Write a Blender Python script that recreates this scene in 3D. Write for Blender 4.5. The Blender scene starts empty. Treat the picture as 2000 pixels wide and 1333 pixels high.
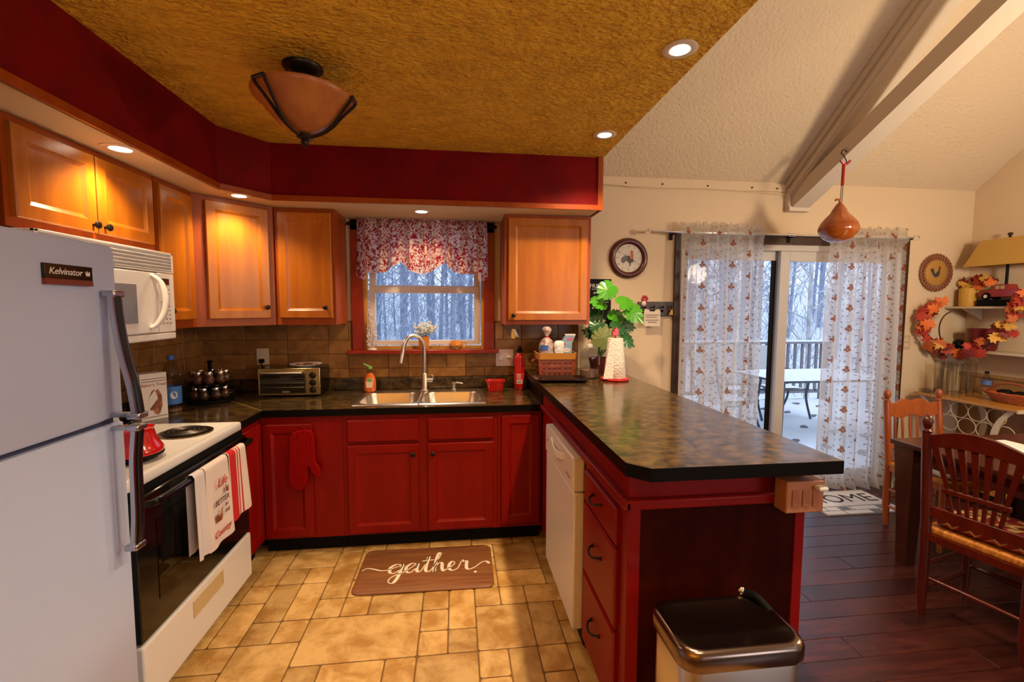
import bpy, bmesh, math, random
from mathutils import Vector, Matrix
RD = math.radians
PI = math.pi
sc = bpy.context.scene
COL = sc.collection
rnd = random.Random(7)

# ------------------------------------------------------------------ camera
CAM_H = 1.535
FPX = 889.0
psi, pit, rol = RD(6.976), RD(4.215), RD(0.217)
cF = Vector((math.sin(psi)*math.cos(pit), math.cos(psi)*math.cos(pit), -math.sin(pit)))
cR = Vector((math.cos(psi), -math.sin(psi), 0))
cU = cR.cross(cF)
cR, cU = cR*math.cos(rol)+cU*math.sin(rol), cU*math.cos(rol)-cR*math.sin(rol)
cam = bpy.data.objects.new('camera', bpy.data.cameras.new('camera'))
COL.objects.link(cam)
cam.data.sensor_width = 36.0
cam.data.lens = FPX/2000*36.0
cam.data.clip_start = 0.02
cam.data.clip_end = 200
cam.matrix_world = Matrix(((cR.x, cU.x, -cF.x, 0), (cR.y, cU.y, -cF.y, 0), (cR.z, cU.z, -cF.z, CAM_H), (0, 0, 0, 1)))
sc.camera = cam
CP = Vector((0, 0, CAM_H))
def ray(u, v): return cF + cR*((u-1000)/FPX) - cU*((v-666.5)/FPX)
def onZ(u, v, z): d = ray(u, v); return CP + d*((z-CAM_H)/d.z)
def onY(u, v, y): d = ray(u, v); return CP + d*(y/d.y)
def onX(u, v, x): d = ray(u, v); return CP + d*(x/d.x)

# ------------------------------------------------------------------ world, exposure, daylight
sc.view_settings.view_transform = 'Standard'
sc.view_settings.look = 'None'
sc.view_settings.gamma = 1.0
sc.view_settings.use_curve_mapping = False
sc.view_settings.exposure = 0.28
w = bpy.data.worlds.new('overcast'); sc.world = w
w.use_nodes = True
w.node_tree.nodes['Background'].inputs[0].default_value = (0.67, 0.74, 0.88, 1)
w.node_tree.nodes['Background'].inputs[1].default_value = 2.0

WL, WB, WR, WF = -1.82, 3.52, 4.48, -2.6          # walls: left x, back y, right x, front y
ZC = 2.52                                          # flat kitchen ceiling

def area(name, loc, rot, sx, sy, power, col):
    l = bpy.data.lights.new(name, 'AREA'); l.shape = 'RECTANGLE'; l.size = sx; l.size_y = sy
    l.energy = power; l.color = col
    o = bpy.data.objects.new(name, l); COL.objects.link(o); o.location = loc; o.rotation_euler = rot
    return o
# daylight standing in the dining window of the wall behind the camera
area('daylight_window', (3.0, WF+0.06, 1.55), (RD(90), 0, 0), 1.7, 1.15, 26, (0.85, 0.91, 1.0))

# ------------------------------------------------------------------ materials
def lin(c):
    return tuple(((x/255)/12.92 if x/255 <= 0.04045 else ((x/255+0.055)/1.055)**2.4) for x in c)
class NT:
    def __init__(s, name):
        s.m = bpy.data.materials.new(name); s.m.use_nodes = True
        s.t = s.m.node_tree; s.p = s.t.nodes['Principled BSDF']; s.out = s.t.nodes['Material Output']
    def n(s, typ, **kw):
        nd = s.t.nodes.new(typ)
        for k, v in kw.items(): setattr(nd, k, v)
        return nd
    def l(s, a, b): s.t.links.new(a, b)
    def math(s, op, a, b=None, c=None):
        nd = s.n('ShaderNodeMath', operation=op)
        for i, x in enumerate((a, b, c)):
            if x is None: continue
            if isinstance(x, (int, float)): nd.inputs[i].default_value = x
            else: s.l(x, nd.inputs[i])
        return nd.outputs[0]
    def mix(s, fac, a, b):
        nd = s.n('ShaderNodeMix', data_type='RGBA')
        for i, x in ((0, fac), (6, a), (7, b)):
            if isinstance(x, (int, float)): nd.inputs[i].default_value = x
            elif isinstance(x, tuple): nd.inputs[i].default_value = (*x[:3], 1)
            else: s.l(x, nd.inputs[i])
        return nd.outputs[2]
MATS = {}
def mat(name, col, rough=.5, metal=0., col2=None, nscale=(5, 5, 5), ndet=5, nlo=.35, nhi=.65, bump=0., bscale=None,
        vary=0., coat=0., trans=0., ior=1.45, emit=0., ecol=None, spec=.5, alpha=1.):
    if name in MATS: return MATS[name]
    k = NT(name); p = k.p
    p.inputs['Base Color'].default_value = (*col, 1)
    p.inputs['Roughness'].default_value = rough
    p.inputs['Metallic'].default_value = metal
    p.inputs['Coat Weight'].default_value = coat
    p.inputs['Coat Roughness'].default_value = .15
    p.inputs['Transmission Weight'].default_value = trans
    p.inputs['IOR'].default_value = ior
    p.inputs['Specular IOR Level'].default_value = spec
    p.inputs['Alpha'].default_value = alpha
    if emit:
        p.inputs['Emission Color'].default_value = (*(ecol or col), 1); p.inputs['Emission Strength'].default_value = emit
    tc = None
    colsock = None
    if col2 is not None or bump:
        tc = k.n('ShaderNodeTexCoord'); mp = k.n('ShaderNodeMapping'); k.l(tc.outputs['Object'], mp.inputs[0])
        mp.inputs['Scale'].default_value = nscale
        oi = k.n('ShaderNodeObjectInfo')
        add = k.n('ShaderNodeVectorMath', operation='ADD'); k.l(mp.outputs[0], add.inputs[0])
        mul = k.n('ShaderNodeMath', operation='MULTIPLY'); k.l(oi.outputs['Random'], mul.inputs[0]); mul.inputs[1].default_value = 37. if vary else 0.
        k.l(mul.outputs[0], add.inputs[1])
    if col2 is not None:
        nz = k.n('ShaderNodeTexNoise'); nz.inputs['Scale'].default_value = 1; nz.inputs['Detail'].default_value = ndet
        nz.inputs['Roughness'].default_value = .6; nz.inputs['Distortion'].default_value = .4
        k.l(add.outputs[0], nz.inputs['Vector'])
        mr = k.n('ShaderNodeMapRange'); mr.inputs[1].default_value = nlo; mr.inputs[2].default_value = nhi
        k.l(nz.outputs['Fac'], mr.inputs[0])
        colsock = k.mix(mr.outputs[0], col, col2)
    if vary:
        oi2 = k.n('ShaderNodeObjectInfo'); hs = k.n('ShaderNodeHueSaturation')
        v = k.math('MULTIPLY_ADD', oi2.outputs['Random'], 2*vary, 1-vary)
        k.l(v, hs.inputs['Value'])
        if colsock is None: hs.inputs['Color'].default_value = (*col, 1)
        else: k.l(colsock, hs.inputs['Color'])
        colsock = hs.outputs[0]
    if colsock is not None: k.l(colsock, p.inputs['Base Color'])
    if bump:
        bz = k.n('ShaderNodeTexNoise'); bz.inputs['Scale'].default_value = 1; bz.inputs['Detail'].default_value = 4
        mp2 = k.n('ShaderNodeMapping'); mp2.inputs['Scale'].default_value = bscale or nscale
        k.l(tc.outputs['Object'], mp2.inputs[0]); k.l(mp2.outputs[0], bz.inputs['Vector'])
        b = k.n('ShaderNodeBump'); b.inputs['Strength'].default_value = bump; b.inputs['Distance'].default_value = .06 if bump >= 1 else .02
        k.l(bz.outputs['Fac'], b.inputs['Height']); k.l(b.outputs[0], p.inputs['Normal'])
    MATS[name] = k.m
    return k.m

WOOD = mat('maple_orange', (.42, .128, .006), .32, col2=(.33, .088, .004), nscale=(14, 14, 1.6), spec=.5)
WOODR = mat('maple_red_frame', (.31, .058, .004), .36, col2=(.25, .038, .003), nscale=(14, 14, 1.6), spec=.35)
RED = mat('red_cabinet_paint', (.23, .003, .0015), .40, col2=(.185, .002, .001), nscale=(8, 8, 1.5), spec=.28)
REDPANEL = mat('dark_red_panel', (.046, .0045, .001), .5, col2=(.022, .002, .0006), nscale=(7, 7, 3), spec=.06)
SOFRED = mat('soffit_red_paint', (.165, .001, .001), .7, col2=(.11, .0008, .0008), nscale=(4.5, 4.5, 4.5), spec=.15)
GOLD = mat('gold_stomped_ceiling', (.90, .48, .022), .9, col2=(.68, .33, .010), nscale=(9, 14, 9), nlo=.38, nhi=.7, bump=1., bscale=(34, 62, 34))
CREAMC = mat('cream_textured_ceiling', (.64, .51, .36), .9, bump=.55, bscale=(45, 45, 45))
CREAM = mat('cream_wall_paint', (.64, .50, .34), .8, bump=.06, bscale=(60, 60, 60))
SOFU = mat('soffit_underside_paint', (.62, .48, .30), .8)
BEAM = mat('painted_beam', (.58, .50, .41), .5)
LAM = mat('stone_laminate', (.022, .014, .007), .17, col2=(.120, .068, .020), nscale=(20, 26, 20), ndet=10, nlo=.40, nhi=.74, coat=.2)
LAMEDGE = mat('laminate_dark_edge', (.004, .003, .0025), .4, spec=.12)
BLACK = mat('black_gloss', (.004, .004, .004), .12)
BLACKM = mat('black_matte', (.004, .004, .004), .6, spec=.15)
WHITE = mat('white_enamel', (.72, .70, .68), .28, coat=.2)
FRIDGEW = mat('fridge_white', (.43, .51, .76), .34, bump=.03, bscale=(300, 300, 300))
CREAMP = mat('cream_plastic', (.62, .50, .36), .4)
STEEL = mat('brushed_steel', (.62, .56, .50), .30, 1.)
CHROME = mat('chrome', (.75, .74, .74), .10, 1.)
BRONZE = mat('dark_bronze', (.025, .016, .012), .38, .7)
TILE = mat('floor_tile_stone', (.60, .39, .15), .42, col2=(.38, .20, .048), nscale=(8, 8, 8), ndet=8, nlo=.40, nhi=.62, vary=.2, bump=.15, bscale=(40, 40, 40))
GROUT = mat('grout', (.16, .085, .025), .9)
SPLASH = mat('backsplash_tile_stone', (.31, .145, .036), .38, col2=(.19, .075, .017), nscale=(11, 11, 11), ndet=7, vary=.2, bump=.1, bscale=(40, 40, 40))
PLANK = mat('dark_cherry_plank', (.060, .013, .009), .27, col2=(.026, .006, .005), nscale=(3, 26, 3), vary=.3)
GLASSM = mat('clear_glass', (.95, .96, .97), .02, trans=1., ior=1.45)
DARKRED = mat('dark_red_gloss', (.35, .008, .006), .18, coat=.5)
BROWN = mat('dark_brown_wood', (.040, .013, .008), .4, col2=(.025, .008, .005), nscale=(20, 20, 2))
TBLWOOD = mat('mahogany_table', (.050, .011, .007), .22, col2=(.030, .006, .004), nscale=(2, 18, 18), coat=.3)
CHERRY = mat('cherry_chair', (.085, .008, .003), .3, col2=(.05, .005, .002), nscale=(20, 20, 3), coat=.15)
ORWOOD = mat('orange_oak', (.33, .075, .012), .35, col2=(.24, .05, .008), nscale=(20, 20, 3), coat=.2)
def thin_glass(name, tint=(.9, .95, 1)):
    k = NT(name)
    tr = k.n('ShaderNodeBsdfTransparent'); tr.inputs[0].default_value = (*tint, 1)
    gl = k.n('ShaderNodeBsdfGlossy'); gl.inputs['Roughness'].default_value = .03
    lw = k.n('ShaderNodeLayerWeight'); fr = k.math('MULTIPLY_ADD', k.math('POWER', lw.outputs['Facing'], 4.), .5, .025)
    mx = k.n('ShaderNodeMixShader'); k.l(fr, mx.inputs[0]); k.l(tr.outputs[0], mx.inputs[1]); k.l(gl.outputs[0], mx.inputs[2])
    k.l(mx.outputs[0], k.out.inputs[0]); return k.m
PANE = thin_glass('window_pane')
PLASTICC = thin_glass('clear_plastic', (.80, .80, .80))

# ------------------------------------------------------------------ mesh builder
class MB:
    def __init__(s): s.v = []; s.f = []
    def add(s, vs, fs):
        o = len(s.v); s.v += [tuple(x) for x in vs]; s.f += [tuple(i+o for i in q) for q in fs]; return s
    def box(s, x0, x1, y0, y1, z0, z1):
        return s.add([(x0, y0, z0), (x1, y0, z0), (x1, y1, z0), (x0, y1, z0), (x0, y0, z1), (x1, y0, z1), (x1, y1, z1), (x0, y1, z1)],
                     [(0, 3, 2, 1), (4, 5, 6, 7), (0, 1, 5, 4), (1, 2, 6, 5), (2, 3, 7, 6), (3, 0, 4, 7)])
    def cbox(s, c, d, M=None):
        vs = [Vector((sx*d[0]/2, sy*d[1]/2, sz*d[2]/2)) for sz in (-1, 1) for sx, sy in ((-1, -1), (1, -1), (1, 1), (-1, 1))]
        if M is not None: vs = [M @ q for q in vs]
        return s.add([Vector(c)+q for q in vs], [(0, 3, 2, 1), (4, 5, 6, 7), (0, 1, 5, 4), (1, 2, 6, 5), (2, 3, 7, 6), (3, 0, 4, 7)])
    def loops(s, L, closed=True, caps=True):
        n = len(L[0]); vs = [p for q in L for p in q]; fs = []
        for a in range(len(L)-1):
            for i in range(n if closed else n-1):
                j = (i+1) % n
                fs.append((a*n+i, a*n+j, (a+1)*n+j, (a+1)*n+i))
        if caps and closed:
            fs.append(tuple(reversed(range(n)))); fs.append(tuple((len(L)-1)*n+i for i in range(n)))
        return s.add(vs, fs)
    def tube(s, pts, r, n=8, caps=True, ref=None):
        pts = [Vector(p) for p in pts]; rs = r if isinstance(r, (list, tuple)) else [r]*len(pts)
        L = []; a = None
        for i, p in enumerate(pts):
            t = (pts[min(i+1, len(pts)-1)]-pts[max(i-1, 0)]).normalized()
            if a is None:
                a = Vector(ref) if ref else (Vector((0, 0, 1)) if abs(t.z) < .9 else Vector((1, 0, 0)))
            a = (a - t*a.dot(t)).normalized(); b = t.cross(a)
            L.append([p + a*(rs[i]*math.cos(2*PI*k/n)) + b*(rs[i]*math.sin(2*PI*k/n)) for k in range(n)])
        return s.loops(L, True, caps)
    def lathe(s, prof, c=(0, 0, 0), n=20, sx=1, sy=1, caps=True):
        L = [[(c[0]+r*sx*math.cos(2*PI*k/n), c[1]+r*sy*math.sin(2*PI*k/n), c[2]+z) for k in range(n)] for r, z in prof]
        return s.loops(L, True, caps)
    def prism(s, poly, z0, z1, fn=None):
        fn = fn or (lambda a, b, c: (a, b, c))
        n = len(poly)
        return s.add([fn(a, b, z0) for a, b in poly]+[fn(a, b, z1) for a, b in poly],
                     [tuple(reversed(range(n))), tuple(range(n, 2*n))]+[(i, (i+1) % n, n+(i+1) % n, n+i) for i in range(n)])
    def sph(s, c, r, n=12, m=8, sc3=(1, 1, 1)):
        prof = [(max(r*math.sin(PI*k/m), 1e-4), -r*math.cos(PI*k/m)) for k in range(m+1)]
        L = [[(c[0]+q*sc3[0]*math.cos(2*PI*k/n), c[1]+q*sc3[1]*math.sin(2*PI*k/n), c[2]+z*sc3[2]) for k in range(n)] for q, z in prof]
        return s.loops(L, True, True)
    def grid(s, fn, nu, nv):
        vs = [fn(i/nu, j/nv) for j in range(nv+1) for i in range(nu+1)]
        return s.add(vs, [(j*(nu+1)+i, j*(nu+1)+i+1, (j+1)*(nu+1)+i+1, (j+1)*(nu+1)+i) for j in range(nv) for i in range(nu)])
    def xf(s, M):
        s.v = [tuple(M @ Vector(p)) for p in s.v]; return s
    def build(s, name, m, parent=None, world=False, smooth=False, bevel=0., seg=2, label=None):
        me = bpy.data.meshes.new(name); me.from_pydata(s.v, [], s.f); me.update()
        bm = bmesh.new(); bm.from_mesh(me); bmesh.ops.recalc_face_normals(bm, faces=bm.faces); bm.to_mesh(me); bm.free()
        if smooth: me.shade_smooth()
        return link(name, me, m, parent, world, bevel, seg, smooth, label)
def link(name, me, m, parent=None, world=False, bevel=0., seg=2, smooth=False, label=None):
    o = bpy.data.objects.new(name, me); COL.objects.link(o)
    if m is not None and not me.materials: me.materials.append(m)
    if parent is not None:
        o.parent = parent
        if world: o.matrix_parent_inverse = wm(parent).inverted()
    if bevel:
        b = o.modifiers.new('bevel', 'BEVEL'); b.width = bevel; b.segments = seg; b.limit_method = 'ANGLE'; b.angle_limit = RD(40)
        if not smooth:
            me.shade_smooth(); me.set_sharp_from_angle(angle=RD(35))
    elif smooth: me.set_sharp_from_angle(angle=RD(50))
    if label: o['label'] = label
    return o
def wm(o):
    M = Matrix.LocRotScale(o.location, o.rotation_euler, o.scale)
    if o.parent: M = wm(o.parent) @ o.matrix_parent_inverse @ M
    return M
def thing(name, label, cat, loc=(0, 0, 0), rz=0., group=None):
    o = bpy.data.objects.new(name, None); COL.objects.link(o); o.empty_display_size = .05
    o.location = loc; o.rotation_euler = (0, 0, rz); return tag(o, label, cat, group)
def tag(o, label, cat, group=None):
    o['label'] = label; o['category'] = cat
    if group: o['group'] = group
    return o
def struct(o, label=None):
    o['kind'] = 'structure'
    if label: o['label'] = label
    return o
def dup(o, parent=None):
    c = o.copy(); COL.objects.link(c)
    if parent is not None: c.parent = parent
    for ch in o.children: dup(ch, c)
    return c
def rrect(x0, x1, y0, y1, r, n=6):
    P = []
    for cx, cy, a in ((x1-r, y1-r, 0), (x0+r, y1-r, 90), (x0+r, y0+r, 180), (x1-r, y0+r, 270)):
        for k in range(n+1): t = RD(a+90*k/n); P.append((cx+r*math.cos(t), cy+r*math.sin(t)))
    return P
def crom(P, k=6, closed=False):
    P = [Vector(p) for p in P]; n = len(P); out = []
    for i in range(n if closed else n-1):
        a, b, c, d = (P[(i-1) % n], P[i], P[(i+1) % n], P[(i+2) % n]) if closed else (P[max(i-1, 0)], P[i], P[i+1], P[min(i+2, n-1)])
        for j in range(k):
            t = j/k
            out.append(.5*((2*b)+(c-a)*t+(2*a-5*b+4*c-d)*t*t+(3*b-a-3*c+d)*t**3))
    if not closed: out.append(P[-1])
    return out
def frame(loc, right, up):
    r = Vector(right).normalized(); u = Vector(up).normalized(); nrm = r.cross(u)
    return Matrix(((r.x, u.x, nrm.x, loc[0]), (r.y, u.y, nrm.y, loc[1]), (r.z, u.z, nrm.z, loc[2]), (0, 0, 0, 1)))
def text(name, s, size, M, m, parent=None, world=True, align='CENTER', shear=0., ext=.0006, sx=1.):
    cu = bpy.data.curves.new(name, 'FONT'); cu.body = s; cu.size = size; cu.align_x = align; cu.align_y = 'CENTER'; cu.shear = shear; cu.extrude = ext
    cu.resolution_u = 3
    t = bpy.data.objects.new(name, cu); COL.objects.link(t)
    me = bpy.data.meshes.new_from_object(t.evaluated_get(bpy.context.evaluated_depsgraph_get()))
    bpy.data.objects.remove(t); bpy.data.curves.remove(cu)
    me.transform(M @ Matrix.Diagonal((sx, 1, 1, 1)))
    me.materials.clear()
    return link(name, me, m, parent, world)
def ribbon(pts, wd, z, th=.0008):
    """flat pen stroke through 2d points"""
    b = MB(); P = [Vector((p[0], p[1], 0)) for p in pts]; A = []; B = []
    for i, p in enumerate(P):
        t = (P[min(i+1, len(P)-1)]-P[max(i-1, 0)]).normalized(); nn = Vector((-t.y, t.x, 0))
        ww = wd(t, i/(len(P)-1)) if callable(wd) else wd
        A.append((p+nn*ww/2)); B.append((p-nn*ww/2))
    L = [[(a.x, a.y, z), (q.x, q.y, z), (q.x, q.y, z+th), (a.x, a.y, z+th)] for a, q in zip(A, B)]
    return b.loops(L, True, True)

# ================================================================== ROOM SHELL
XE = 1.17           # tile / wood floor boundary, under the peninsula's dining side
fk = struct(MB().box(WL-.1, XE, WF-.1, WB+.1, -.12, -.004).build('floor_kitchen', GROUT), 'kitchen floor of mixed size golden stone tiles')
MX, MY, TX0, TY0 = .135, .1525, -.721, 1.935
occ = set(); tiles = []
def put(i, j, wi, hj):
    cells = [(a, b) for a in range(i, i+wi) for b in range(j, j+hj)]
    if any(c in occ or c[0] > 13 or c[1] > 6 for c in cells): return False
    occ.update(cells); tiles.append((i, j, wi, hj)); return True
for t in ((0, 0, 4, 2), (4, 0, 1, 1), (4, 1, 1, 1), (5, 1, 1, 2), (5, 0, 1, 1), (6, 0, 2, 2), (1, 2, 1, 1), (0, 2, 1, 1), (2, 2, 2, 1), (4, 2, 1, 1),
          (-1, 2, 1, 2), (-1, 1, 1, 2), (-2, 2, 1, 2), (-2, 1, 1, 1), (3, -2, 1, 2), (1, -2, 2, 2), (0, -2, 1, 2), (4, -2, 2, 2), (6, -1, 1, 1), (7, -2, 1, 2),
          (-1, 3, 1, 2), (0, 3, 1, 3), (-2, 4, 1, 1), (6, 2, 1, 1), (7, 2, 1, 1), (8, 2, 2, 1), (8, 0, 1, 2), (9, 0, 1, 1), (-2, -1, 2, 2), (-4, -2, 2, 2), (-4, 0, 2, 1)):
    put(*t)
for j in range(-11, 7):
    for i in range(-4, 14):
        if (i, j) in occ: continue
        opts = [(2, 2), (1, 2), (2, 1), (1, 1), (1, 2), (2, 1), (4, 2)]; rnd.shuffle(opts)
        for o in opts+[(1, 1)]:
            if put(i, j, *o): break
tcache = {}
for i, j, wi, hj in tiles:
    if (wi, hj) not in tcache:
        W, H = wi*MX-.006, hj*MY-.006
        bb = MB(); e = .003
        lo = [[(x, y, z) for x, y in rrect(d, W-d, d, H-d, .008, 1)] for d, z in ((0, -.006), (0, -.0018), (e, 0))]
        bb.loops(lo); o = bb.build('tile', TILE, fk); tcache[(wi, hj)] = o.data
    else: o = link('tile', tcache[(wi, hj)], TILE, fk)
    o.location = (TX0+i*MX+.003, TY0+j*MY+.003, rnd.uniform(-.0006, .0006))
fd = struct(MB().box(XE, WR+.1, WF-.1, WB+.1, -.12, -.004).build('floor_dining', BROWN), 'dining floor of dark cherry planks')
pc = {}
y = -.3; row = 0
while y < WB-.01:
    x = XE+.002; first = True; y1 = min(y+.125, WB-.002)
    while x < WR-.01:
        L = rnd.uniform(.4, 1.2) if first else 1.25
        x1 = min(x+L, WR-.002); first = False
        W, H = x1-x-.002, y1-y-.002
        key = (round(W, 3), round(H, 3))
        if key not in pc:
            o = MB().loops([[(a, b, z) for a, b in ((d, d), (W-d, d), (W-d, H-d), (d, H-d))] for d, z in ((0, -.006), (0, -.0012), (.0012, 0))]).build('plank', PLANK, fd); pc[key] = o.data
        else: o = link('plank', pc[key], PLANK, fd)
        o.location = (x, y, 0); x = x1
    y += .125

T = .14
WX0, WX1, WZ0, WZ1 = -.682, .209, 1.215, 2.10      # kitchen window opening
DX0, DX1, DZ1 = 1.80, 3.80, 2.06                   # patio door opening
b = MB()
b.box(WL-T, WX0, WB, WB+T, 0, 2.72).box(WX0, WX1, WB, WB+T, 0, WZ0).box(WX0, WX1, WB, WB+T, WZ1, 2.72)
b.box(WX1, DX0, WB, WB+T, 0, 2.72).box(DX0, DX1, WB, WB+T, DZ1, 2.72).box(DX1, WR+T, WB, WB+T, 0, 2.72)
struct(b.build('wall_back', CREAM), 'cream painted back wall')
struct(MB().box(WL-T, WL, WF-T, WB, 0, 2.72).build('wall_left', CREAM))
# right wall carries the gable of the vaulted ceiling
RY, RZ = .9, 2.56+.8*(WB-.9)
def yz(a, bb, c): return (c, a, bb)
struct(MB().prism([(WB+T, 0), (WB+T, 2.56), (RY, RZ+.05), (WF-T, 2.0), (WF-T, 0)], WR, WR+T, yz).build('wall_right', CREAM), 'cream painted right wall with gable')
# wall behind the camera with its window
b = MB(); z0, z1 = .95, 2.15
b.box(WL-T, 2.1, WF-T, WF, 0, 4.8)
b.box(2.1, 3.9, WF-T, WF, 0, z0).box(2.1, 3.9, WF-T, WF, z1, 4.8).box(3.9, WR+T, WF-T, WF, 0, 4.8)
struct(b.build('wall_front', CREAM))
struct(MB().box(WL-T, .965, WF-T, WB+T, ZC, ZC+.06).build('ceiling_kitchen', GOLD), 'gold stomp textured flat kitchen ceiling')
struct(MB().box(.945, .965, WF-T, WB+T, ZC+.06, 4.8).build('wall_gable', CREAM))
b = MB().prism([(WB+T, 2.56-.8*T), (RY, RZ), (RY, RZ+.06), (WB+T, 2.62-.8*T)], .965, WR+T, yz)
b.prism([(RY, RZ), (WF-T, RZ-.3*(RY-WF+T)), (WF-T, RZ+.06-.3*(RY-WF+T)), (RY, RZ+.06)], .965, WR+T, yz)
struct(b.build('ceiling_dining', CREAMC), 'cream textured vaulted dining ceiling')

# soffit over the cabinets
SX, SY, SZ, SE = -1.295, 2.975, 2.18, .95
sof = thing('ceiling_soffit', 'dark red soffit band above the wall cabinets', 'soffit'); del sof['category']; struct(sof)
poly = [(WL, WF), (SX, WF), (SX, 2.735), (-1.11, SY), (SE, SY), (SE, WB), (WL, WB)]
MB().prism(poly, SZ+.006, ZC-.001).build('fascia', SOFRED, sof)
MB().prism([(WL, WF), (SX-.012, WF), (SX-.012, 2.742), (-1.116, SY+.012), (SE-.012, SY+.012), (SE-.012, WB), (WL, WB)], SZ, SZ+.006).build('underside', SOFU, sof)
def board(p, q, z0, z1, th, m, nm='trim_board', out=1):
    p = Vector((p[0], p[1], 0)); q = Vector((q[0], q[1], 0)); t = (q-p).normalized(); nn = Vector((t.y, -t.x, 0))*out
    P = [(p.x, p.y), (q.x, q.y), (q.x+nn.x*th, q.y+nn.y*th), (p.x+nn.x*th, p.y+nn.y*th)]
    return MB().prism(P, z0, z1).build(nm, m, sof)
board((SX, WF), (SX, 2.735), SZ-.002, SZ+.030, .012, WOODR)
board((SX, 2.735), (-1.11, SY), SZ-.002, SZ+.030, .012, WOODR)
board((-1.11, SY), (SE, SY), SZ-.002, SZ+.030, .012, WOODR)
board((SE, SY-.012), (SE, WB), SZ-.002, SZ+.030, .012, WOODR)
MB().box(SE-.022, SE+.012, SY-.012, SY, SZ+.030, ZC-.002).build('trim_board', WOODR, sof)

# crown board and cable along the top of the dining wall
struct(MB().box(.965, 2.68, WB-.015, WB, 2.487, 2.545).build('trim_1', CREAM))
pts = [(.98, WB-.02, 2.497), (1.25, WB-.02, 2.492), (1.4, WB-.022, 2.478), (1.6, WB-.022, 2.482), (2.0, WB-.02, 2.488), (2.4, WB-.02, 2.478), (2.66, WB-.02, 2.466), (2.70, WB-.06, 2.47),
       (2.695, WB-.3, 2.70), (2.695, WB-.8, 3.10), (2.695, WB-1.4, 3.58)]
cb = tag(MB().tube(crom(pts, 5), .004, 6).build('wall_cable', CREAM, smooth=True), 'thin cream cable tacked along the top of the back wall', 'cable')
for i, x in enumerate((1.32, 1.62, 2.0, 2.38, 2.6)): MB().box(x-.004, x+.004, WB-.027, WB-.015, 2.505, 2.515).build('cable_clip', BROWN, cb)

# scissor beams running up from a bracket on the back wall
bx0, bx1 = 2.70, 2.86
rf = thing('ceiling_beam', 'painted rafter beam with stepped mouldings under the vaulted ceiling', 'beam'); del rf['category']; struct(rf)
def slope_beam(x0, x1, zb, zt, s, ya, yb):
    return MB().prism([(ya, zb), (yb, zb+s*(ya-yb)), (yb, zt+s*(ya-yb)), (ya, zt)], x0, x1, yz)
slope_beam(bx0, bx1+.02, 2.40, 2.56, .8, WB, RY).build('rafter', BEAM, rf)
slope_beam(bx0-.022, bx0, 2.50, 2.555, .8, WB, RY).build('moulding', BEAM, rf)
slope_beam(bx0-.010, bx0, 2.42, 2.46, .8, WB, RY).build('moulding', BEAM, rf)
ch = thing('ceiling_beam', 'lower painted truss beam rising from the wall bracket', 'beam'); del ch['category']; struct(ch)
slope_beam(bx0+.01, bx1, 2.335, 2.47, .50, WB-.02, RY).build('chord', BEAM, ch)
MB().box(bx0-.015, bx1+.012, WB-.06, WB, 2.325, 2.365).build('bracket', BEAM, ch, bevel=.004)
MB().box(bx0-.015, bx0+.05, WB-.05, WB, 2.365, 2.51).build('bracket', BEAM, ch)

# ------------------------------------------------------------------ kitchen window
wn = thing('window_1', 'double hung kitchen window with red wooden casing', 'window', (0, WB, 0)); del wn['category']; struct(wn)
CASR = mat('casing_red_wood', (.30, .022, .006), .35, col2=(.22, .014, .004), nscale=(12, 12, 2), coat=.2)
JAMB = mat('golden_jamb', (.50, .24, .035), .4)
VINYL = mat('white_vinyl', (.62, .55, .52), .35)
for x0, x1 in ((-.770, WX0), (WX1, .290)): MB().box(x0, x1, WB-.022, WB, WZ0, 2.175).build('casing', CASR, wn, True, bevel=.003)
MB().box(-.770, .290, WB-.022, WB, WZ1, 2.175).build('casing', CASR, wn, True)
MB().box(-.795, .320, WB-.075, WB+.03, 1.186, WZ0).build('sill', CASR, wn, True, bevel=.004)
b = MB(); d0, d1 = WB, WB+.065
b.box(WX0, WX0+.018, d0, d1, WZ0, WZ1).box(WX1-.018, WX1, d0, d1, WZ0, WZ1).box(WX0, WX1, d0+.03, d1, WZ0, WZ0+.022).box(WX0, WX1, d0, d1, WZ1-.018, WZ1)
b.build('jamb', JAMB, wn, True)
def sash(nm, x0, x1, z0, z1, ya, yb, fw, m, par, bot=None):
    bb = MB(); bt = bot or fw
    bb.box(x0, x0+fw, ya, yb, z0, z1).box(x1-fw, x1, ya, yb, z0, z1).box(x0+fw, x1-fw, ya, yb, z0, z0+bt).box(x0+fw, x1-fw, ya, yb, z1-fw, z1)
    o = bb.build(nm, m, par, True, bevel=.003)
    MB().box(x0+fw, x1-fw, (ya+yb)/2-.003, (ya+yb)/2+.003, z0+bt, z1-fw).build('pane', PANE, o, True)
    return o
sash('sash', WX0+.022, WX1-.022, 1.242, 1.69, WB+.065, WB+.10, .048, VINYL, wn, .036)
sash('sash', WX0+.022, WX1-.022, 1.655, WZ1-.02, WB+.102, WB+.135, .048, VINYL, wn)

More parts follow.
